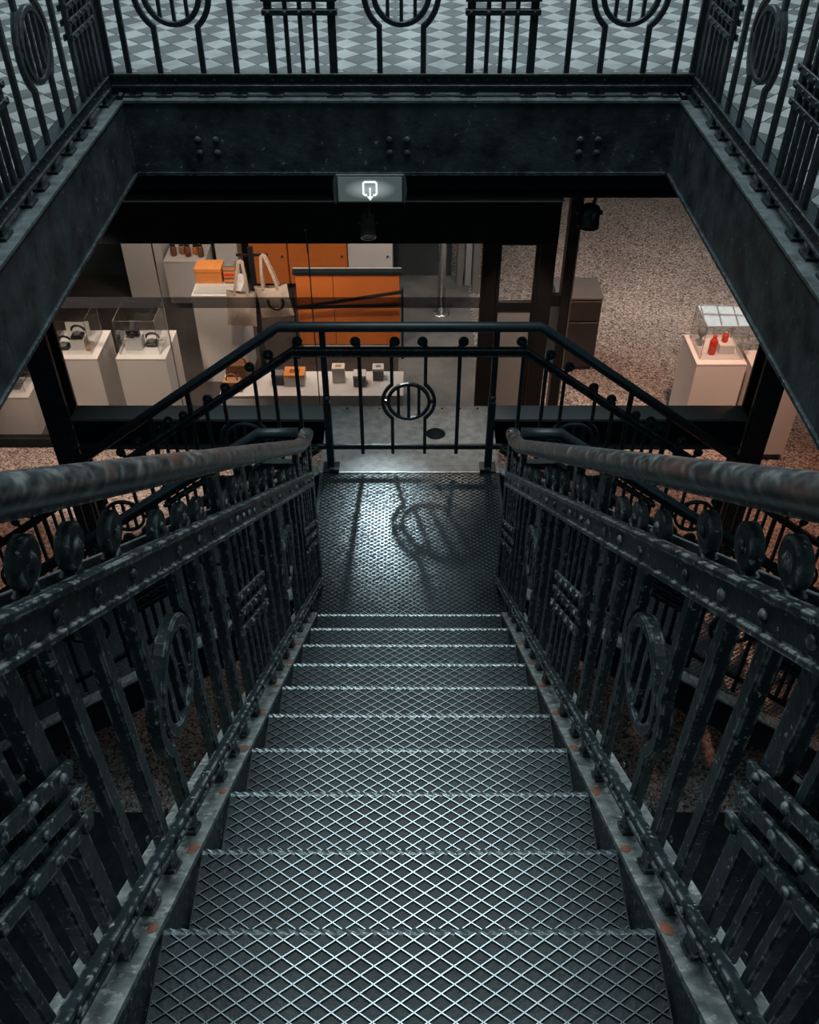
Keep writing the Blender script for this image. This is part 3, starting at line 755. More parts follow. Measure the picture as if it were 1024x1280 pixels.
part('handrail', MB().tube(hp, 0.029, 14), LI, t)
for s in (-1, 1):
    r = Rail(t, (s*0.56, YB, LAND), (s, 0, 0), -SS, 'lrs%d' % s, 0.02, LI)
    zt = ZM+0.045+SS*(mm_-0.56)
    r.flatrail('bottom_rail', 0.0, 2.36, 0.14, 0.034, 0.02)
    for x in (0.43, 1.29, 2.1): r.ring(x, 0.14, zt, 0.52, 0.097, 0.120, 0.152, 0.020, foot=False, zf=0.10, sr=0.029)
    for x in (0.86, 1.7): r.panel(x, 0.125, 0.14, zt, (0.42, 0.48, 0.54), zt+0.16, 1, False, 0.03, 0.018, sr=0.029)
    for x, sc in ((0.22, 1), (0.64, -1), (1.07, 1), (1.5, -1), (1.9, 1)): r.baluster(x, 0.14, zt, 0.022, sc, False, sr=0.029, zf=0.02)
    mb = MB(); mb.box((s*2.93-0.025, YB-0.025, 0), (s*2.93+0.025, YB+0.025, LAND+ZH-SS*(2.93-XC)), 0.004); part('newel_post', mb, LI, t)

# -- near railings of the side flights, seen through the main railings
for s, side in ((-1, 'left'), (1, 'right')):
    t = thing('side_railing', 'black iron railing on the near edge of the %s side flight' % side, 'railing', (s*0.66, YN, LAND), 'near railings of the side flights')
    r = Rail(t, (s*0.69, YN, LAND), (s, 0, 0), -SS, 'ns%d' % s, 0.02, LI)
    zt = 0.86
    def run(z, z2=None):
        return [V((s*0.515, YN, LAND+z)), r.p(0, z), r.p(2.23, z)]
    part('bottom_rail', MB().sweep(run(0.14), 0.034, 0.02, (0, 1, 0)), LI, t)
    part('upper_rail', MB().sweep(run(0.85), 0.045, 0.022, (0, 1, 0)).sweep(run(0.872), 0.008, 0.038, (0, 1, 0)), LI, t)
    part('handrail', MB().tube(run(1.035), 0.029, 14), LI, t)
    for x in (0.28, 1.14, 2.0): r.ring(x, 0.14, zt, 0.52, 0.097, 0.120, 0.152, 0.022, foot=False, zf=0.02, sr=0.032)
    for x in (0.71, 1.57): r.panel(x, 0.125, 0.14, zt, (0.42, 0.48, 0.54), 1.02, 1, False, 0.034, 0.02, sr=0.032)
    for x, sc in ((0.07, 1), (0.49, -1), (0.92, 1), (1.36, -1), (1.78, 1)): r.baluster(x, 0.14, zt, 0.024, sc, False, sr=0.032, zf=0.02)
    q = r.p(2.23, 0); mb = MB(); mb.box((q.x-0.022, YN-0.022, 0), (q.x+0.022, YN+0.022, q.z+1.02), 0.004); part('newel_post', mb, LI, t)

# -- gallery railing round the stairwell
def gallery(label, O, h, a0, a1, items, key):
    t = thing('gallery_railing', label, 'railing', O, 'railings round the stairwell')
    r = Rail(t, O, h, 0.0, key, 0.022, 'iron_smooth')
    ZB, ZM, ZH = 0.082, 0.86, 1.02
    for it in items:
        if it[0] == 's': r.baluster(it[1], ZB, ZM, 0.028, 0, True, zf=0.0)
        elif it[0] == 'r': r.ring(it[1], ZB, ZM, 0.475, 0.11, 0.135, 0.182, 0.028, scroll=False, zf=0.0)
        else: r.panel(it[1], 0.155, ZB, ZM, (0.395, 0.455, 0.515), ZM, 0, True, 0.040, 0.022, zf=0.0)
    o = r.flatrail('bottom_rail', a0, a1, ZB, 0.055, 0.020, 0, 0.009)
    mb = MB(); k = a0+0.03
    while k < a1:
        rivet(mb, r.p(k, ZB, 0.010), r.n, 0.007); rivet(mb, r.p(k, ZB, -0.010), -r.n, 0.007); k += 0.1
    part('rivets', mb, 'iron_smooth', o, kind='stuff')
    r.flatrail('upper_rail', a0, a1, ZM, 0.05, 0.024, 0, 0.008)
    part('handrail', MB().tube([r.p(a0, ZH), r.p(a1, ZH)], 0.032, 14), 'handrail', t)
    for a in (a0, a1):
        r.baluster(a, 0.0, ZH-0.02, 0.045, 0, True, name='corner_post', zf=0.0)
XM = (WX0+WX1)/2; RO = 0.06
gallery('iron gallery railing with ring ornaments across the far end of the stairwell', (XM, WY1+RO, UPPER), (1, 0, 0), -1.49, 1.49,
        [('r', 0), ('p', -0.5), ('p', 0.5), ('s', -0.84), ('s', 0.84), ('r', -1.12), ('r', 1.12), ('s', -1.39), ('s', 1.39)], 'gf')
its = []
for k in range(3):
    b = -0.24-1.24*k
    its += [('p', b), ('s', b-0.32), ('r', b-0.62), ('s', b-0.92)]
for x, side in ((WX0-RO, 'left'), (WX1+RO, 'right')):
    gallery('iron gallery railing along the %s side of the stairwell' % side, (x, WY1, UPPER), (0, 1, 0), -4.0, 0.0, its, 'gs'+side)

# ------------------------------------------------------------------ exit sign and spotlights
t = thing('exit_sign', 'lit rectangular emergency exit sign hanging below the far beam', 'sign', (-0.215, 4.93, 3.34))
sw, z0, z1 = 0.185, 3.268, 3.425
part('housing', MB().box((-0.215-sw, 4.915, z0), (-0.215+sw, 4.945, z1), 0.004), 'grey', t)
pn = part('light_panel', MB().box((-0.215-sw+0.012, 4.908, z0+0.012), (-0.215+sw-0.012, 4.915, z1-0.012)), 'sign', t, at=(-0.215, 4.91, (z0+z1)/2), label='softly lit grey panel')
gx, gz, gy = -0.215, 3.352, 4.9055
mb = MB(); q = 0.036
mb.sweep([(gx-0.016, gy, gz-q), (gx-q+0.008, gy, gz-q), (gx-q, gy, gz-q+0.008), (gx-q, gy, gz+q-0.008), (gx-q+0.008, gy, gz+q), (gx+q-0.008, gy, gz+q), (gx+q, gy, gz+q-0.008), (gx+q, gy, gz-q+0.008), (gx+q-0.008, gy, gz-q), (gx+0.016, gy, gz-q)], 0.010, 0.003, (0, 1, 0))
mb.bar((gx, gy, gz+0.004), (gx, gy, gz-0.045), 0.008, 0.003, (1, 0, 0))
mb.prism([(gx-0.017, gy-0.0015, gz-0.044), (gx+0.017, gy-0.0015, gz-0.044), (gx, gy-0.0015, gz-0.066)], (0, 0.003, 0))
part('arrow_symbol', mb, 'glyph', pn, label='white doorway symbol with arrow pointing down')
for s in (-1, 1):
    mb = MB(); x = gx+s*sw
    pts = [(x, 4.90, z0-0.004), (x+s*0.012, 4.90, z0+0.02), (x+s*0.016, 4.90, (z0+z1)/2), (x+s*0.012, 4.90, z1-0.02), (x, 4.90, z1+0.004)]
    mb.prism(pts, (0, 0.05, 0)); part('end_cap', mb, 'chrome', t)
    part('hanger', MB().tube([(gx+s*0.12, 4.99, z1-0.03), (gx+s*0.12, 4.99, UPPER-0.385)], 0.006, 8).box((gx+s*0.12-0.008, 4.94, z1-0.05), (gx+s*0.12+0.008, 4.998, z1-0.03)), 'black', t)

def spotlight(label, top, lens, target, r=0.045, ln=0.14, energy=0, rim='black', col=COOL, size=60):
    t = thing('ceiling_spotlight', label, 'spotlight', top, 'spotlights under the girder')
    top, lens = V(top), V(lens); d = (V(target)-lens).normalized(); back = lens-d*ln
    part('mount_plate', MB().lathe([(0.04, 0), (0.04, -0.012), (0.015, -0.02)], top, (0, 0, 1), 14), 'black', t)
    part('stem', MB().tube([top, V((top.x, top.y, back.z+0.02)), back+d*ln*0.3], 0.011, 8), 'black', t)
    part('body', MB().lathe([(r*0.55, 0), (r*0.9, 0.012), (r, 0.03), (r, ln*0.8), (r*1.06, ln*0.82), (r*1.06, ln), (r*0.9, ln), (r*0.85, ln*0.9), (0.0, ln*0.9)], back, d, 20), 'grey' if rim == 'chrome' else 'black', t)
    part('rim', MB().lathe([(r*1.06, ln*0.99), (r*1.09, ln*0.995), (r*1.09, ln*1.02), (r*0.93, ln*1.02), (r*0.93, ln*0.99)], back, d, 20), rim, t)
    sd = V((1, 0, 0)); mb = MB()
    for s in (-1, 1): mb.lathe([(0.014, 0), (0.014, 0.012), (0.008, 0.016)], back+d*ln*0.35+sd*s*r*0.97, sd*s, 10)
    part('knob', mb, 'black', t)
    if energy:
        l = light('spotlight_beam', 'SPOT', lens+d*0.02, energy, col, target, spot_size=R(size), spot_blend=1.0, shadow_soft_size=0.02)
    return t
spotlight('slim black ceiling spotlight with bright rim below the exit sign', (-0.245, 5.25, 3.205), (-0.245, 5.22, 2.93), (-0.14, 4.06, LAND), 0.043, 0.15, 75, 'chrome', (0.82, 0.95, 1.0), 40)
spotlight('stubby black ceiling spotlight at the right above the open terrazzo floor', (1.09, 5.25, 3.205), (1.06, 5.22, 3.00), (1.02, 5.16, 0.5), 0.062, 0.13)

# ------------------------------------------------------------------ shop front
YG = 7.0
HB, HT = 2.07, 2.43
t = rootstruct('trim_1', (0, YG, HB), 'black fascia above the shop glazing')
part('fascia', MB().box((-8.9, YG, HB), (1.20, YG+0.16, HT-0.012)), 'header', t)
part('lit_edge_strip', MB().box((-8.9, YG-0.012, HT-0.012), (1.21, YG+0.16, HT)), 'white', t)  # white strip painted for the light along the fascia's top edge
struct('ceiling_shop', MB().box((-8.9, YG+0.16, HT-0.04), (1.2, 10.6, HT)), 'slab', (0, 9, HT))
struct('floor_shop', MB().box((-8.9, YG+0.09, 0.0), (-0.12, 10.56, 0.006)), 'shop_floor', (-4, 9, 0), 'dark brown floor of the shop')
struct('floor_passage', MB().box((-0.12, YG+0.09, 0.0), (0.72, 10.56, 0.006)), 'concrete', (0.3, 9, 0), 'grey concrete floor beside the orange counter')
struct('wall_shop', MB().box((-8.9, 10.56, 0.0), (0.52, 10.7, HT)), 'wall_dark', (0, 10.6, 0), 'dark rear wall of the shop')
xs = [-8.9, -6.6, -4.8, -3.17, -2.1, -0.83, 0.60]
for i in range(len(xs)-1):
    t = rootstruct('window_%d' % (i+1), ((xs[i]+xs[i+1])/2, YG+0.05, 0.0))
    part('pane', MB().box((xs[i]+0.004, YG+0.045, 0.10), (xs[i+1]-0.004, YG+0.055, HB)), 'glass', t)
    if i >= 3: part('frosted_band', MB().box((xs[i]+0.004, YG+0.040, 1.47), (xs[i+1]-0.004, YG+0.044, 1.57)), 'band', t)
    part('sill_frame', MB().box((xs[i], YG+0.01, 0.006), (xs[i+1], YG+0.09, 0.10)), 'header', t)
    mb = MB(); mb.box((xs[i+1]-0.004, YG+0.042, 0.10), (xs[i+1]+0.004, YG+0.058, HB)); part('joint', mb, 'grey', t)
    if i == 4:
        mb = MB().tube([(xs[i+1], YG-0.012, 2.0), (xs[i+1], YG-0.012, 2.18)], 0.004, 8).lathe([(0.004,0),(0.012,0.006),(0.012,0.014),(0.004,0.022)], (xs[i+1], YG-0.012, 2.18), (0,0,1), 10)
        part('clamp_pin', mb, 'grey', t)
# door, its frame and the corner post
t = rootstruct('door_1', (0.9, YG, 0), 'dark framed shop door with small glazed top and pale lower panel')
def fb(name, x0, x1, z0, z1, m='frame', y0=YG+0.01, y1=YG+0.09, par=None): return part(name, MB().box((x0, y0, z0), (x1, y1, z1), 0.003), m, par or t)
fb('jamb', 0.60, 0.72, 0, HB); fb('jamb', 1.07, 1.20, 0, HB)
lf = fb('door_leaf', 0.725, 1.065, 0.01, 0.10, 'frame', YG+0.03, YG+0.07)
for n_, a in (('stile', (0.725, 0.755, 0.10, HB-0.01)), ('stile', (1.035, 1.065, 0.10, HB-0.01)), ('lock_rail', (0.755, 1.035, 1.44, 1.53)), ('top_rail', (0.755, 1.035, HB-0.03, HB-0.01))):
    fb(n_, *a, 'frame', YG+0.03, YG+0.07, lf)
fb('lower_panel', 0.755, 1.035, 0.10, 1.44, 'offwhite', YG+0.042, YG+0.058, lf)
fb('pane', 0.755, 1.035, 1.53, HB-0.03, 'glass', YG+0.046, YG+0.054, lf)
t = rootstruct('trim_2', (1.32, YG, 0), 'dark corner post beside the shop door')
part('post', MB().box((1.27, YG-0.03, 0), (1.35, YG+0.10, 2.62), 0.004), 'frame', t)
part('edge_bead', MB().box((1.35, YG-0.035, 0), (1.362, YG+0.03, 2.62)), 'grey', t)
part('rail', MB().box((1.20, YG+0.01, 1.50), (1.27, YG+0.07, 1.60)), 'frame', t)
t = rootstruct('trim_3', (0.62, 10.2, 0), 'pale grey pilasters at the shop rear')
for x, m in ((0.58, 'grey'), (0.68, 'offwhite'), (0.76, 'grey')): part('pilaster', MB().box((x, 10.3-0.2*(x > 0.7), 0.0), (x+0.07, 10.5, HT)), m, t)
t = thing('steel_pole', 'shiny steel tube standing on the shop floor beside the pilasters', 'pole', (0.37, 9.6, 0))
part('tube', MB().tube([(0.37, 9.6, 0.02), (0.37, 9.6, 2.39)], 0.045, 20), 'chrome', t)
part('base', MB().lathe([(0.10, 0.006), (0.10, 0.018), (0.05, 0.03)], (0.37, 9.6, 0), (0, 0, 1), 20), 'chrome', t)

# lit ceiling panel over the far right of the hall
t = thing('ceiling_light_panel', 'square luminous ceiling panel over the open terrazzo at the right', 'light', (4.2, 11.2, 3.33))
part('frame', MB().box((3.75, 10.75, 3.32), (4.65, 11.65, 3.35)), 'frame', t)
part('diffuser', MB().box((3.80, 10.80, 3.31), (4.60, 11.60, 3.32)), emit('panel_glow', (0.9, 0.98, 1.0), 3.4), t)
for a in (-0.22, 0.0, 0.22):
    part('louvre', MB().bar((4.2+a-0.05, 10.8, 3.302), (4.2+a+0.05, 11.6, 3.302), 0.02, 0.012, UP), 'frame', t)
part('louvre', MB().bar((3.8, 11.1, 3.302), (4.6, 11.05, 3.302), 0.02, 0.012, UP), 'frame', t)
part('louvre', MB().bar((3.8, 11.38, 3.302), (4.6, 11.30, 3.302), 0.02, 0.012, UP), 'frame', t)

# ------------------------------------------------------------------ plinths and display cases
def plinth(label, x0, x1, y0, y1, h, group='white display plinths', toe=False):
    t = thing('display_plinth', label, 'plinth', ((x0+x1)/2, (y0+y1)/2, 0.006 if y0 > YG and x0 < 0.7 else 0), group); zb = WORLD[t.name].z
    if toe: part('toe_kick', MB().box((x0+0.03, y0+0.03, zb), (x1-0.03, y1-0.03, zb+0.08)), 'black', t); zb += 0.08
    part('body', MB().box((x0+0.002, y0+0.002, zb), (x1-0.002, y1-0.002, h-0.022)), 'white', t)
    part('top', MB().box((x0, y0, h-0.018), (x1, y1, h), 0.002).box((x0+0.006, y0+0.006, h-0.024), (x1-0.006, y1-0.006, h-0.016)), 'white', t)
    return t
def case(label, x0, x1, y0, y1, z, h):
    t = thing('glass_case', label, 'display case', ((x0+x1)/2, (y0+y1)/2, z), 'clear display cases'); q = 0.006
    part('pane', MB().box((x0, y0, z), (x1, y0+q, z+h-q)), 'glass_case', t); part('pane', MB().box((x0, y1-q, z), (x1, y1, z+h-q)), 'glass_case', t)
    part('pane', MB().box((x0, y0+q, z), (x0+q, y1-q, z+h-q)), 'glass_case', t); part('pane', MB().box((x1-q, y0+q, z), (x1, y1-q, z+h-q)), 'glass_case', t)
    part('top_pane', MB().box((x0, y0, z+h-q), (x1, y1, z+h)), 'glass_case', t)
    e = MB()
    for x in (x0, x1):
        for y in (y0, y1): e.bar((x, y, z), (x, y, z+h), 0.004, 0.004, (1, 0, 0))
        e.bar((x, y0, z+h), (x, y1, z+h), 0.004, 0.004, UP)
    for y in (y0, y1): e.bar((x0, y, z+h), (x1, y, z+h), 0.004, 0.004, UP)
    part('polished_edges', e, 'chrome', t)
plinth('white plinth with a clear case, second from the left column', -2.66, -2.205, 7.15, 7.66, 0.90)
case('clear acrylic case over a black camera on a white block', -2.635, -2.27, 7.22, 7.58, 0.90, 0.34)
plinth('white plinth with a clear case, right beside the left column', -3.28, -2.825, 7.15, 7.66, 0.90)
case('clear acrylic case over small black gadgets and a white card', -3.255, -2.89, 7.22, 7.60, 0.90, 0.34)
plinth('low white plinth at the left edge, left of the column', -4.15, -3.585, 7.2, 7.55, 0.45)
case('small clear box on the low white plinth at the left edge', -3.85, -3.64, 7.28, 7.48, 0.45, 0.10)
plinth('white plinth carrying red bottles under glass, right of the terrazzo', 2.578, 3.03, 7.06, 7.58, 0.90)
case('clear case with a mirror bright top over the red bottles', 2.62, 3.0, 7.13, 7.52, 0.90, 0.34)
plinth('bare grey-white plinth on a dark toe, behind the right column', 3.06, 3.49, 6.80, 7.30, 0.90, toe=True)
plinth('tall white plinth far back in the shop, leftmost in its row', -3.33, -2.87, 9.98, 10.4, 0.95)
plinth('short white plinth far back in the shop carrying glass jars', -2.84, -2.36, 9.85, 10.3, 0.54)
plinth('narrow white plinth against the shop rear wall beside the tote bags', -2.30, -2.04, 10.2, 10.5, 0.80)
plinth('tall white plinth with an orange box on top, left of the tote bags', -2.14, -1.66, 8.15, 8.62, 1.0)

# contents of the cases
def block(label, x, y, z, w, d, h, m='white', name='display_block', cat='block'):
    return one(name, MB().box((x-w/2, y-d/2, z), (x+w/2, y+d/2, z+h), 0.003), m, label, cat, (x, y, z))
block('small white block under the black camera', -2.52, 7.36, 0.90, 0.15, 0.13, 0.12)
t = thing('camera', 'small black camera with a raised flash on the white block', 'camera', (-2.52, 7.36, 1.02))
part('body', MB().box((-2.58, 7.335, 1.02), (-2.46, 7.385, 1.085), 0.006), 'black', t)
part('lens', MB().lathe([(0.028, 0), (0.028, 0.03), (0.022, 0.035), (0.0, 0.03)], (-2.52, 7.335, 1.05), (0, -1, 0), 16), 'black', t)
part('flash', MB().prism([(-2.54, 7.35, 1.085), (-2.50, 7.35, 1.085), (-2.495, 7.35, 1.16), (-2.52, 7.35, 1.18)], (0, 0.015, 0)), 'grey', t)
def telephone(label, x, y, z, m='black'):
    t = thing('gadget', label, 'gadget', (x, y, z), 'black gadgets in the cases')
    part('base', MB().box((x-0.055, y-0.05, z), (x+0.055, y+0.05, z+0.035), 0.01), m, t)
    part('dial', MB().lathe([(0.035, 0), (0.035, 0.012), (0.02, 0.016)], (x, y-0.01, z+0.035), (0, -0.3, 1), 16), 'grey', t)
    pts = [(x+0.06*math.cos(R(a)), y+0.035, z+0.05+0.05*math.sin(R(a))) for a in range(0, 181, 20)]
    part('handle', MB().tube(pts, 0.011, 8), m, t)
telephone('black gadget with an arched handle at the right inside the camera case', -2.375, 7.40, 0.90)
one('label_card', MB().box((-2.33, 7.47, 0.90), (-2.285, 7.53, 0.915)), 'offwhite', 'small pale card lying at the back corner of the camera case', 'card', (-2.31, 7.5, 0.9))
block('white block in the middle of the case beside the left column', -3.03, 7.36, 0.90, 0.13, 0.12, 0.10)
telephone('black gadget on the white block beside the left column', -3.03, 7.36, 1.0)
telephone('black gadget at the left of the case beside the left column', -3.172, 7.34, 0.90)
one('notice_card', MB().prism([(-3.2, 7.54, 0.90), (-2.98, 7.54, 0.90), (-2.98, 7.56, 1.05), (-3.2, 7.56, 1.05)], (0, 0.004, 0)), 'paper', 'white card standing at the back of the case beside the left column', 'card', (-3.09, 7.55, 0.9))
one('wallet', MB().box((-2.96, 7.28, 0.90), (-2.91, 7.42, 0.93), 0.008), 'tan', 'tan wallet lying at the right of the case beside the left column', 'wallet', (-2.93, 7.35, 0.90))
one('dark_box', MB().box((-3.8, 7.33, 0.45), (-3.70, 7.43, 0.51), 0.006), 'card_grey', 'dark grey box inside the small case on the low left plinth', 'box', (-3.75, 7.38, 0.45))
def bottle(label, x, y, z, h, r, m='red', cap='red'):
    t = thing('bottle', label, 'bottle', (x, y, z))
    part('body', MB().lathe([(r*0.85, 0), (r, 0.01), (r, h*0.22), (r*0.9, h*0.3), (r, h*0.38), (r, h*0.66), (r*0.75, h*0.78), (r*0.45, h*0.86), (r*0.42, h*0.92)], (x, y, z), UP, 20), m, t)
    part('cap', MB().lathe([(r*0.52, h*0.92), (r*0.55, h*0.93), (r*0.5, h*0.99), (r*0.3, h)], (x, y, z), UP, 16), cap, t)
bottle('tall red bottle at the front of the bright topped case', 2.75, 7.24, 0.90, 0.19, 0.036)
block('white block at the right inside the bright topped case', 2.88, 7.30, 0.90, 0.14, 0.14, 0.09)
bottle('short red bottle standing on the white block', 2.865, 7.30, 0.99, 0.10, 0.028, 'red', 'chrome')
t = thing('ornament', 'round grey ornament at the back left of the bright topped case', 'ornament', (2.68, 7.40, 0.90))
part('stem', MB().lathe([(0.03, 0), (0.03, 0.008), (0.012, 0.02), (0.014, 0.09), (0.03, 0.10)], (2.68, 7.40, 0.90), UP, 14), 'grey', t)
part('globe', MB().lathe([(0.045*math.sin(R(a)), 0.14-0.045*math.cos(R(a))) for a in range(0, 181, 15)], (2.68, 7.40, 0.90), UP, 18), 'grey', t)
# jars and boxes in the shop
for i, (x, y, m, h) in enumerate(((-2.74, 10.0, 'leather', .15), (-2.65, 10.05, 'tan', .13), (-2.57, 9.98, 'jar', .16), (-2.49, 10.04, 'orange_box', .12), (-2.42, 9.97, 'leather', .17))):
    t = thing('storage_jar', '%s small jar on the short far plinth, %s from the left' % (('brown', 'tan', 'amber glass', 'orange', 'dark brown')[i], ('first', 'second', 'third', 'fourth', 'fifth')[i]), 'jar', (x, y, 0.54), 'jars on the short plinth')
    part('body', MB().lathe([(0.028, 0), (0.036, 0.01), (0.036, h*0.65), (0.025, h*0.8)], (x, y, 0.54), UP, 14), m, t)
    part('lid', MB().lathe([(0.027, h*0.8), (0.029, h*0.82), (0.029, h*0.98), (0.02, h)], (x, y, 0.54), UP, 14), 'black', t)
t = thing('orange_box', 'orange cardboard box with lid on the tall white plinth', 'box', (-2.0, 8.5, 1.0))
part('box_body', MB().box((-2.13, 8.40, 1.0), (-1.87, 8.60, 1.12)), 'orange_box', t); part('lid', MB().box((-2.135, 8.395, 1.12), (-1.865, 8.605, 1.16), 0.003), 'orange_box', t)
for i in range(3):
    t = thing('small_package', ('bottom', 'middle', 'top')[i]+' orange and dark package in the stack beside the orange box', 'package', (-1.79, 8.46, 1.0+0.065*i), 'stack of small packages')
    z = 1.0+0.065*i
    part('carton', MB().box((-1.845, 8.40, z), (-1.735, 8.52, z+0.063), 0.003), ('leather', 'orange_box', 'card_grey')[i], t)
    part('sleeve', MB().box((-1.847, 8.398, z+0.018), (-1.733, 8.522, z+0.045)), ('orange_box', 'red', 'orange_box')[i], t)
t = thing('clear_tray', 'shallow clear tray at the front of the tall white plinth', 'tray', (-1.92, 8.27, 1.0))
part('floor_pane', MB().box((-2.12, 8.18, 1.0), (-1.70, 8.34, 1.004)), 'glass_case', t)
for a in (((-2.12, 8.18), (-1.70, 8.184)), ((-2.12, 8.336), (-1.70, 8.34))): part('side_pane', MB().box((*a[0], 1.004), (*a[1], 1.05)), 'glass_case', t)

# tote bags on a stand
t = thing('bag_stand', 'black metal stand that the cream tote bags hang from', 'stand', (-1.50, 8.12, 0.006))
part('base', MB().box((-1.65, 7.99, 0.006), (-1.35, 8.25, 0.03), 0.004), 'black', t)
part('pole', MB().box((-1.525, 8.10, 0.03), (-1.475, 8.14, 1.52)), 'black', t)
part('cross_arm', MB().box((-1.64, 8.11, 1.43), (-1.34, 8.13, 1.45)), 'black', t)
for x in (-1.59, -1.37): part('hook', MB().tube([(x, 8.12, 1.44), (x, 8.06, 1.45), (x, 8.02, 1.47)], 0.006, 8), 'black', t)
def tote(label, x, y, zt, w, h, ang, emblem=False):
    """soft bag hanging from its two handles; zt is where the handles hang"""
    t = thing('tote_bag', label, 'bag', (x, y, zt-0.30-h), 'tote bags on the stand')
    Mx = Matrix.Translation((x, y, zt)) @ Matrix.Rotation(R(ang), 4, 'Y') @ Matrix.Rotation(R(ang*0.8), 4, 'Z')
    n, k = 12, 10; mb = MB()
    for sd in (-1, 1):
        vs = []; fs = []
        for j in range(k+1):
            for i in range(n+1):
                a = i/n; b = j/k; xx = (a-0.5)*w*(1-0.05*math.sin(b*3.1)); zz = -0.30-h*b
                dp = 0.045*math.sin(math.pi*a)**0.6*(0.35+0.9*math.sin(math.pi*min(1, b*0.9+0.08)))*(1-b**6)
                dp += 0.006*math.sin(17*a+5*b+sd)*(1-abs(2*a-1))
                zz -= 0.02*math.sin(math.pi*a)*(1-b)
                vs.append(Mx @ V((xx, sd*dp, zz)))
        for j in range(k):
            for i in range(n): fs.append((j*(n+1)+i, j*(n+1)+i+1, (j+1)*(n+1)+i+1, (j+1)*(n+1)+i))
        mb.add(vs, fs, True)
    part('bag_body', mb, 'canvas', t)
    for sd in (-1, 1):
        pts = [Mx @ V((-w*0.22, sd*0.03, -0.33)), Mx @ V((-w*0.16, sd*0.024, -0.18)), Mx @ V((-0.018, sd*0.012, -0.01)), Mx @ V((0, sd*0.012, 0.002)), Mx @ V((0.018, sd*0.012, -0.01)), Mx @ V((w*0.16, sd*0.024, -0.18)), Mx @ V((w*0.22, sd*0.03, -0.33))]
        part('handle', MB().sweep(pts, 0.026, 0.004, Mx.to_3x3() @ V((0, 1, 0))), 'canvas', t)
    if emblem:
        pts = [Mx @ V((0.03+0.075*math.cos(R(a)), -0.058, -0.46+0.075*math.sin(R(a)))) for a in range(150, 400, 10)]
        part('emblem', MB().sweep(pts, 0.022, 0.004, Mx.to_3x3() @ V((0, 1, 0))), 'black', t, label='black curved print')
tote('cream canvas tote bag with plain front, hanging left on the stand', -1.59, 8.02, 1.42, 0.29, 0.38, 5)
tote('cream canvas tote bag with black curved print, hanging right on the stand', -1.37, 8.00, 1.49, 0.33, 0.34, -8, True)

# orange counter and rear cabinets
t = thing('shop_counter', 'orange shop counter with a dark worktop', 'counter', (-0.65, 8.95, 0.006))
part('carcass', MB().box((-1.185, 8.77, 0.09), (-0.105, 8.80, 0.93)), 'frame', t)
part('plinth_strip', MB().box((-1.16, 8.755, 0.006), (-0.13, 8.80, 0.09)), 'offwhite', t)
for x0, x1 in ((-1.185, -0.80), (-0.795, -0.105)): part('front_panel', MB().box((x0, 8.75, 0.10), (x1, 8.768, 0.925), 0.002), 'orange', t)
part('worktop', MB().box((-1.21, 8.725, 0.93), (-0.085, 8.81, 0.965), 0.003), 'header', t)
part('worktop_edge', MB().box((-1.21, 8.80, 0.965), (-0.085, 8.81, 0.974)), 'offwhite', t)
t = thing('barrier_rail', 'pair of slim black bars in front of the orange counter', 'rail', (-0.65, 8.62, 0.006))
part('bar', MB().bar((-1.19, 8.64, 0.60), (-0.08, 8.64, 0.64), 0.03, 0.02, UP), 'black', t)
part('bar', MB().bar((-1.19, 8.61, 0.62), (-0.08, 8.61, 0.80), 0.03, 0.02, UP), 'black', t)
for x in (-1.20, -0.075): part('upright', MB().box((x-0.012, 8.60, 0.006), (x+0.012, 8.65, 0.83)), 'black', t)
for i, (x0, x1, m, lab) in enumerate(((-1.90, -1.45, 'orange', 'orange rear cabinet, leftmost behind the counter'), (-1.44, -0.74, 'orange', 'wide orange rear cabinet behind the middle of the counter'), (-0.73, -0.20, 'white', 'white rear cabinet with a small dark knob'))):
    t = thing('wall_cabinet', lab, 'cabinet', ((x0+x1)/2, 10.4, 0.006), 'cabinets along the shop rear wall')
    part('body', MB().box((x0, 10.20, 0.08), (x1, 10.55, 1.0)), m, t)
    part('toe_kick', MB().box((x0+0.01, 10.24, 0.006), (x1-0.01, 10.55, 0.08)), 'black', t)
    o = part('door', MB().box((x0+0.006, 10.18, 0.09), (x1-0.006, 10.198, 0.99), 0.003), m, t)
    part('knob', MB().lathe([(0.006, 0), (0.006, 0.012), (0.014, 0.018), (0.012, 0.03), (0.0, 0.032)], (x1-0.06, 10.18, 0.45), (0, -1, 0), 12), 'black', o)

# low platform with goods
t = thing('low_platform', 'low white platform with goods along the shop window', 'platform', (-0.86, 7.66, 0.006))
part('body', MB().box((-1.84, 7.46, 0.006), (-0.07, 7.88, 0.278)), 'white', t); part('top', MB().box((-1.85, 7.45, 0.282), (-0.06, 7.89, 0.30), 0.002).box((-1.83, 7.47, 0.27), (-0.08, 7.87, 0.29)), 'white', t)
def handbag(label, x, y, z, w, d, h, m):
    t = thing('handbag', label, 'bag', (x, y, z), 'leather bags')
    pr_ = [(-w/2, 0), (w/2, 0), (w/2*0.96, h*0.6), (w/2*0.8, h), (-w/2*0.8, h), (-w/2*0.96, h*0.6)]
    part('body', MB().prism([(x+a, y-d/2, z+b) for a, b in pr_], (0, d, 0)), m, t)
    part('flap', MB().prism([(x+a*1.02, y-d/2-0.008, z+b) for a, b in [(-w/2*.95, h*.45), (w/2*.95, h*.45), (w/2*.82, h*1.02), (-w/2*.82, h*1.02)]], (0, 0.012, 0)), 'leather', t)
    part('clasp', MB().box((x-0.015, y-d/2-0.014, z+h*.45), (x+0.015, y-d/2-0.006, z+h*.55)), 'chrome', t)
    part('handle', MB().tube([(x+w*0.28*math.cos(R(a)), y, z+h*0.98+0.07*math.sin(R(a))) for a in range(0, 181, 20)], 0.008, 8), 'leather', t)
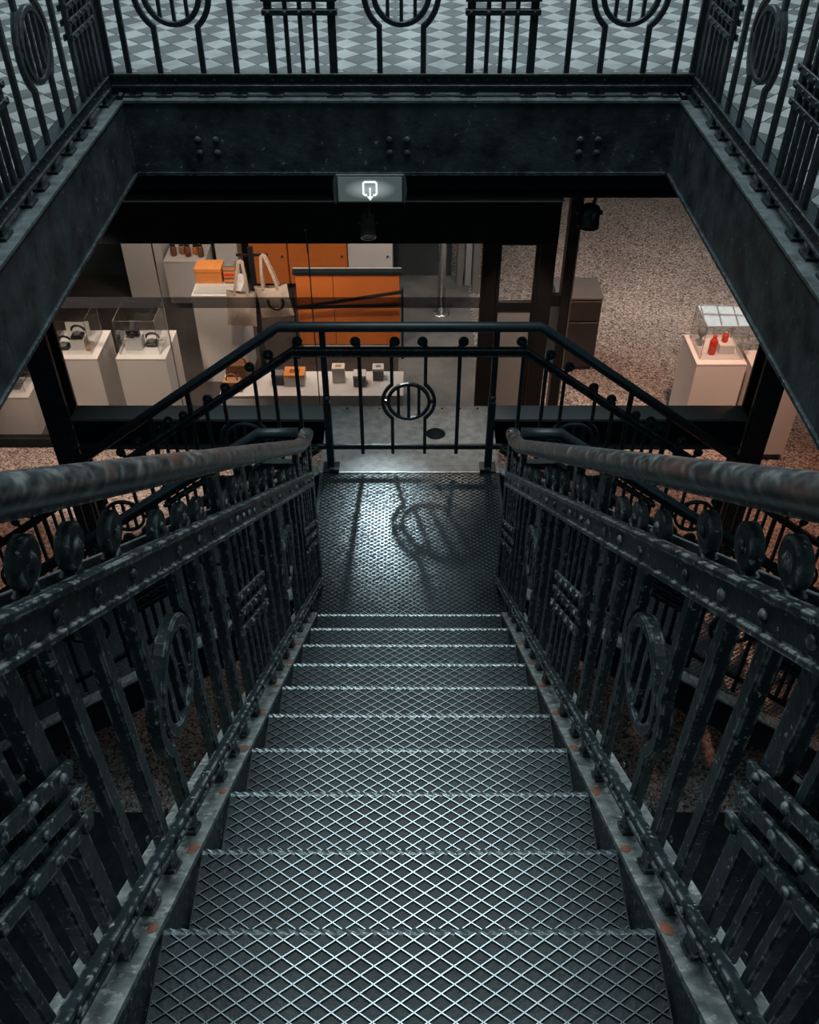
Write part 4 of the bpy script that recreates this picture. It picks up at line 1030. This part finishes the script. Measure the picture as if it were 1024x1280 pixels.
handbag('brown leather satchel at the back left of the low platform', -1.68, 7.73, 0.30, 0.26, 0.12, 0.20, 'leather')
handbag('tan leather bag at the front left corner of the low platform', -1.73, 7.56, 0.30, 0.20, 0.10, 0.11, 'tan')
def gift(label, x, y, w, d, h, m, top, tag=None, z=0.30):
    t = thing('gift_box', label, 'box', (x, y, z), 'boxes on the low platform')
    part('box_body', MB().box((x-w/2, y-d/2, z), (x+w/2, y+d/2, z+h*0.8)), m, t)
    part('lid', MB().box((x-w/2-0.003, y-d/2-0.003, z+h*0.8), (x+w/2+0.003, y+d/2+0.003, z+h), 0.003), top, t)
    if tag: part('printed_label', MB().box((x-w*0.25, y-d*0.2, z+h), (x+w*0.25, y+d*0.2, z+h+0.002)), tag, t)
gift('dark round edged box beside the leather bags on the platform', -1.30, 7.68, 0.11, 0.10, 0.12, 'black', 'card_grey')
gift('white and orange box with a dark base on the platform', -1.13, 7.69, 0.20, 0.16, 0.13, 'paper', 'orange_box', 'leather')
gift('tall white box with a brown label on the platform', -0.70, 7.72, 0.12, 0.10, 0.17, 'paper', 'paper', 'tan')
gift('grey box with a white lid left of the smallest box', -0.49, 7.66, 0.12, 0.12, 0.13, 'card_grey', 'paper', 'offwhite')
gift('small grey box with a printed white lid at the right of the platform', -0.31, 7.76, 0.105, 0.105, 0.14, 'card_grey', 'paper', 'card_grey')

# dark cabinet outside the shop
t = thing('floor_cabinet', 'dark cabinet with a grey top standing beside the corner post', 'cabinet', (1.79, 8.55, 0))
part('body', MB().box((1.50, 8.38, 0.04), (1.95, 8.80, 0.84)), 'frame', t); part('top', MB().box((1.49, 8.37, 0.84), (1.96, 8.81, 0.865), 0.003), 'grey', t)
part('door', MB().box((1.51, 8.365, 0.06), (1.94, 8.38, 0.58), 0.003), 'frame', t); part('drawer', MB().box((1.51, 8.365, 0.60), (1.94, 8.38, 0.82), 0.003), 'frame', t)
part('base', MB().box((1.52, 8.40, 0), (1.93, 8.78, 0.04)), 'black', t)
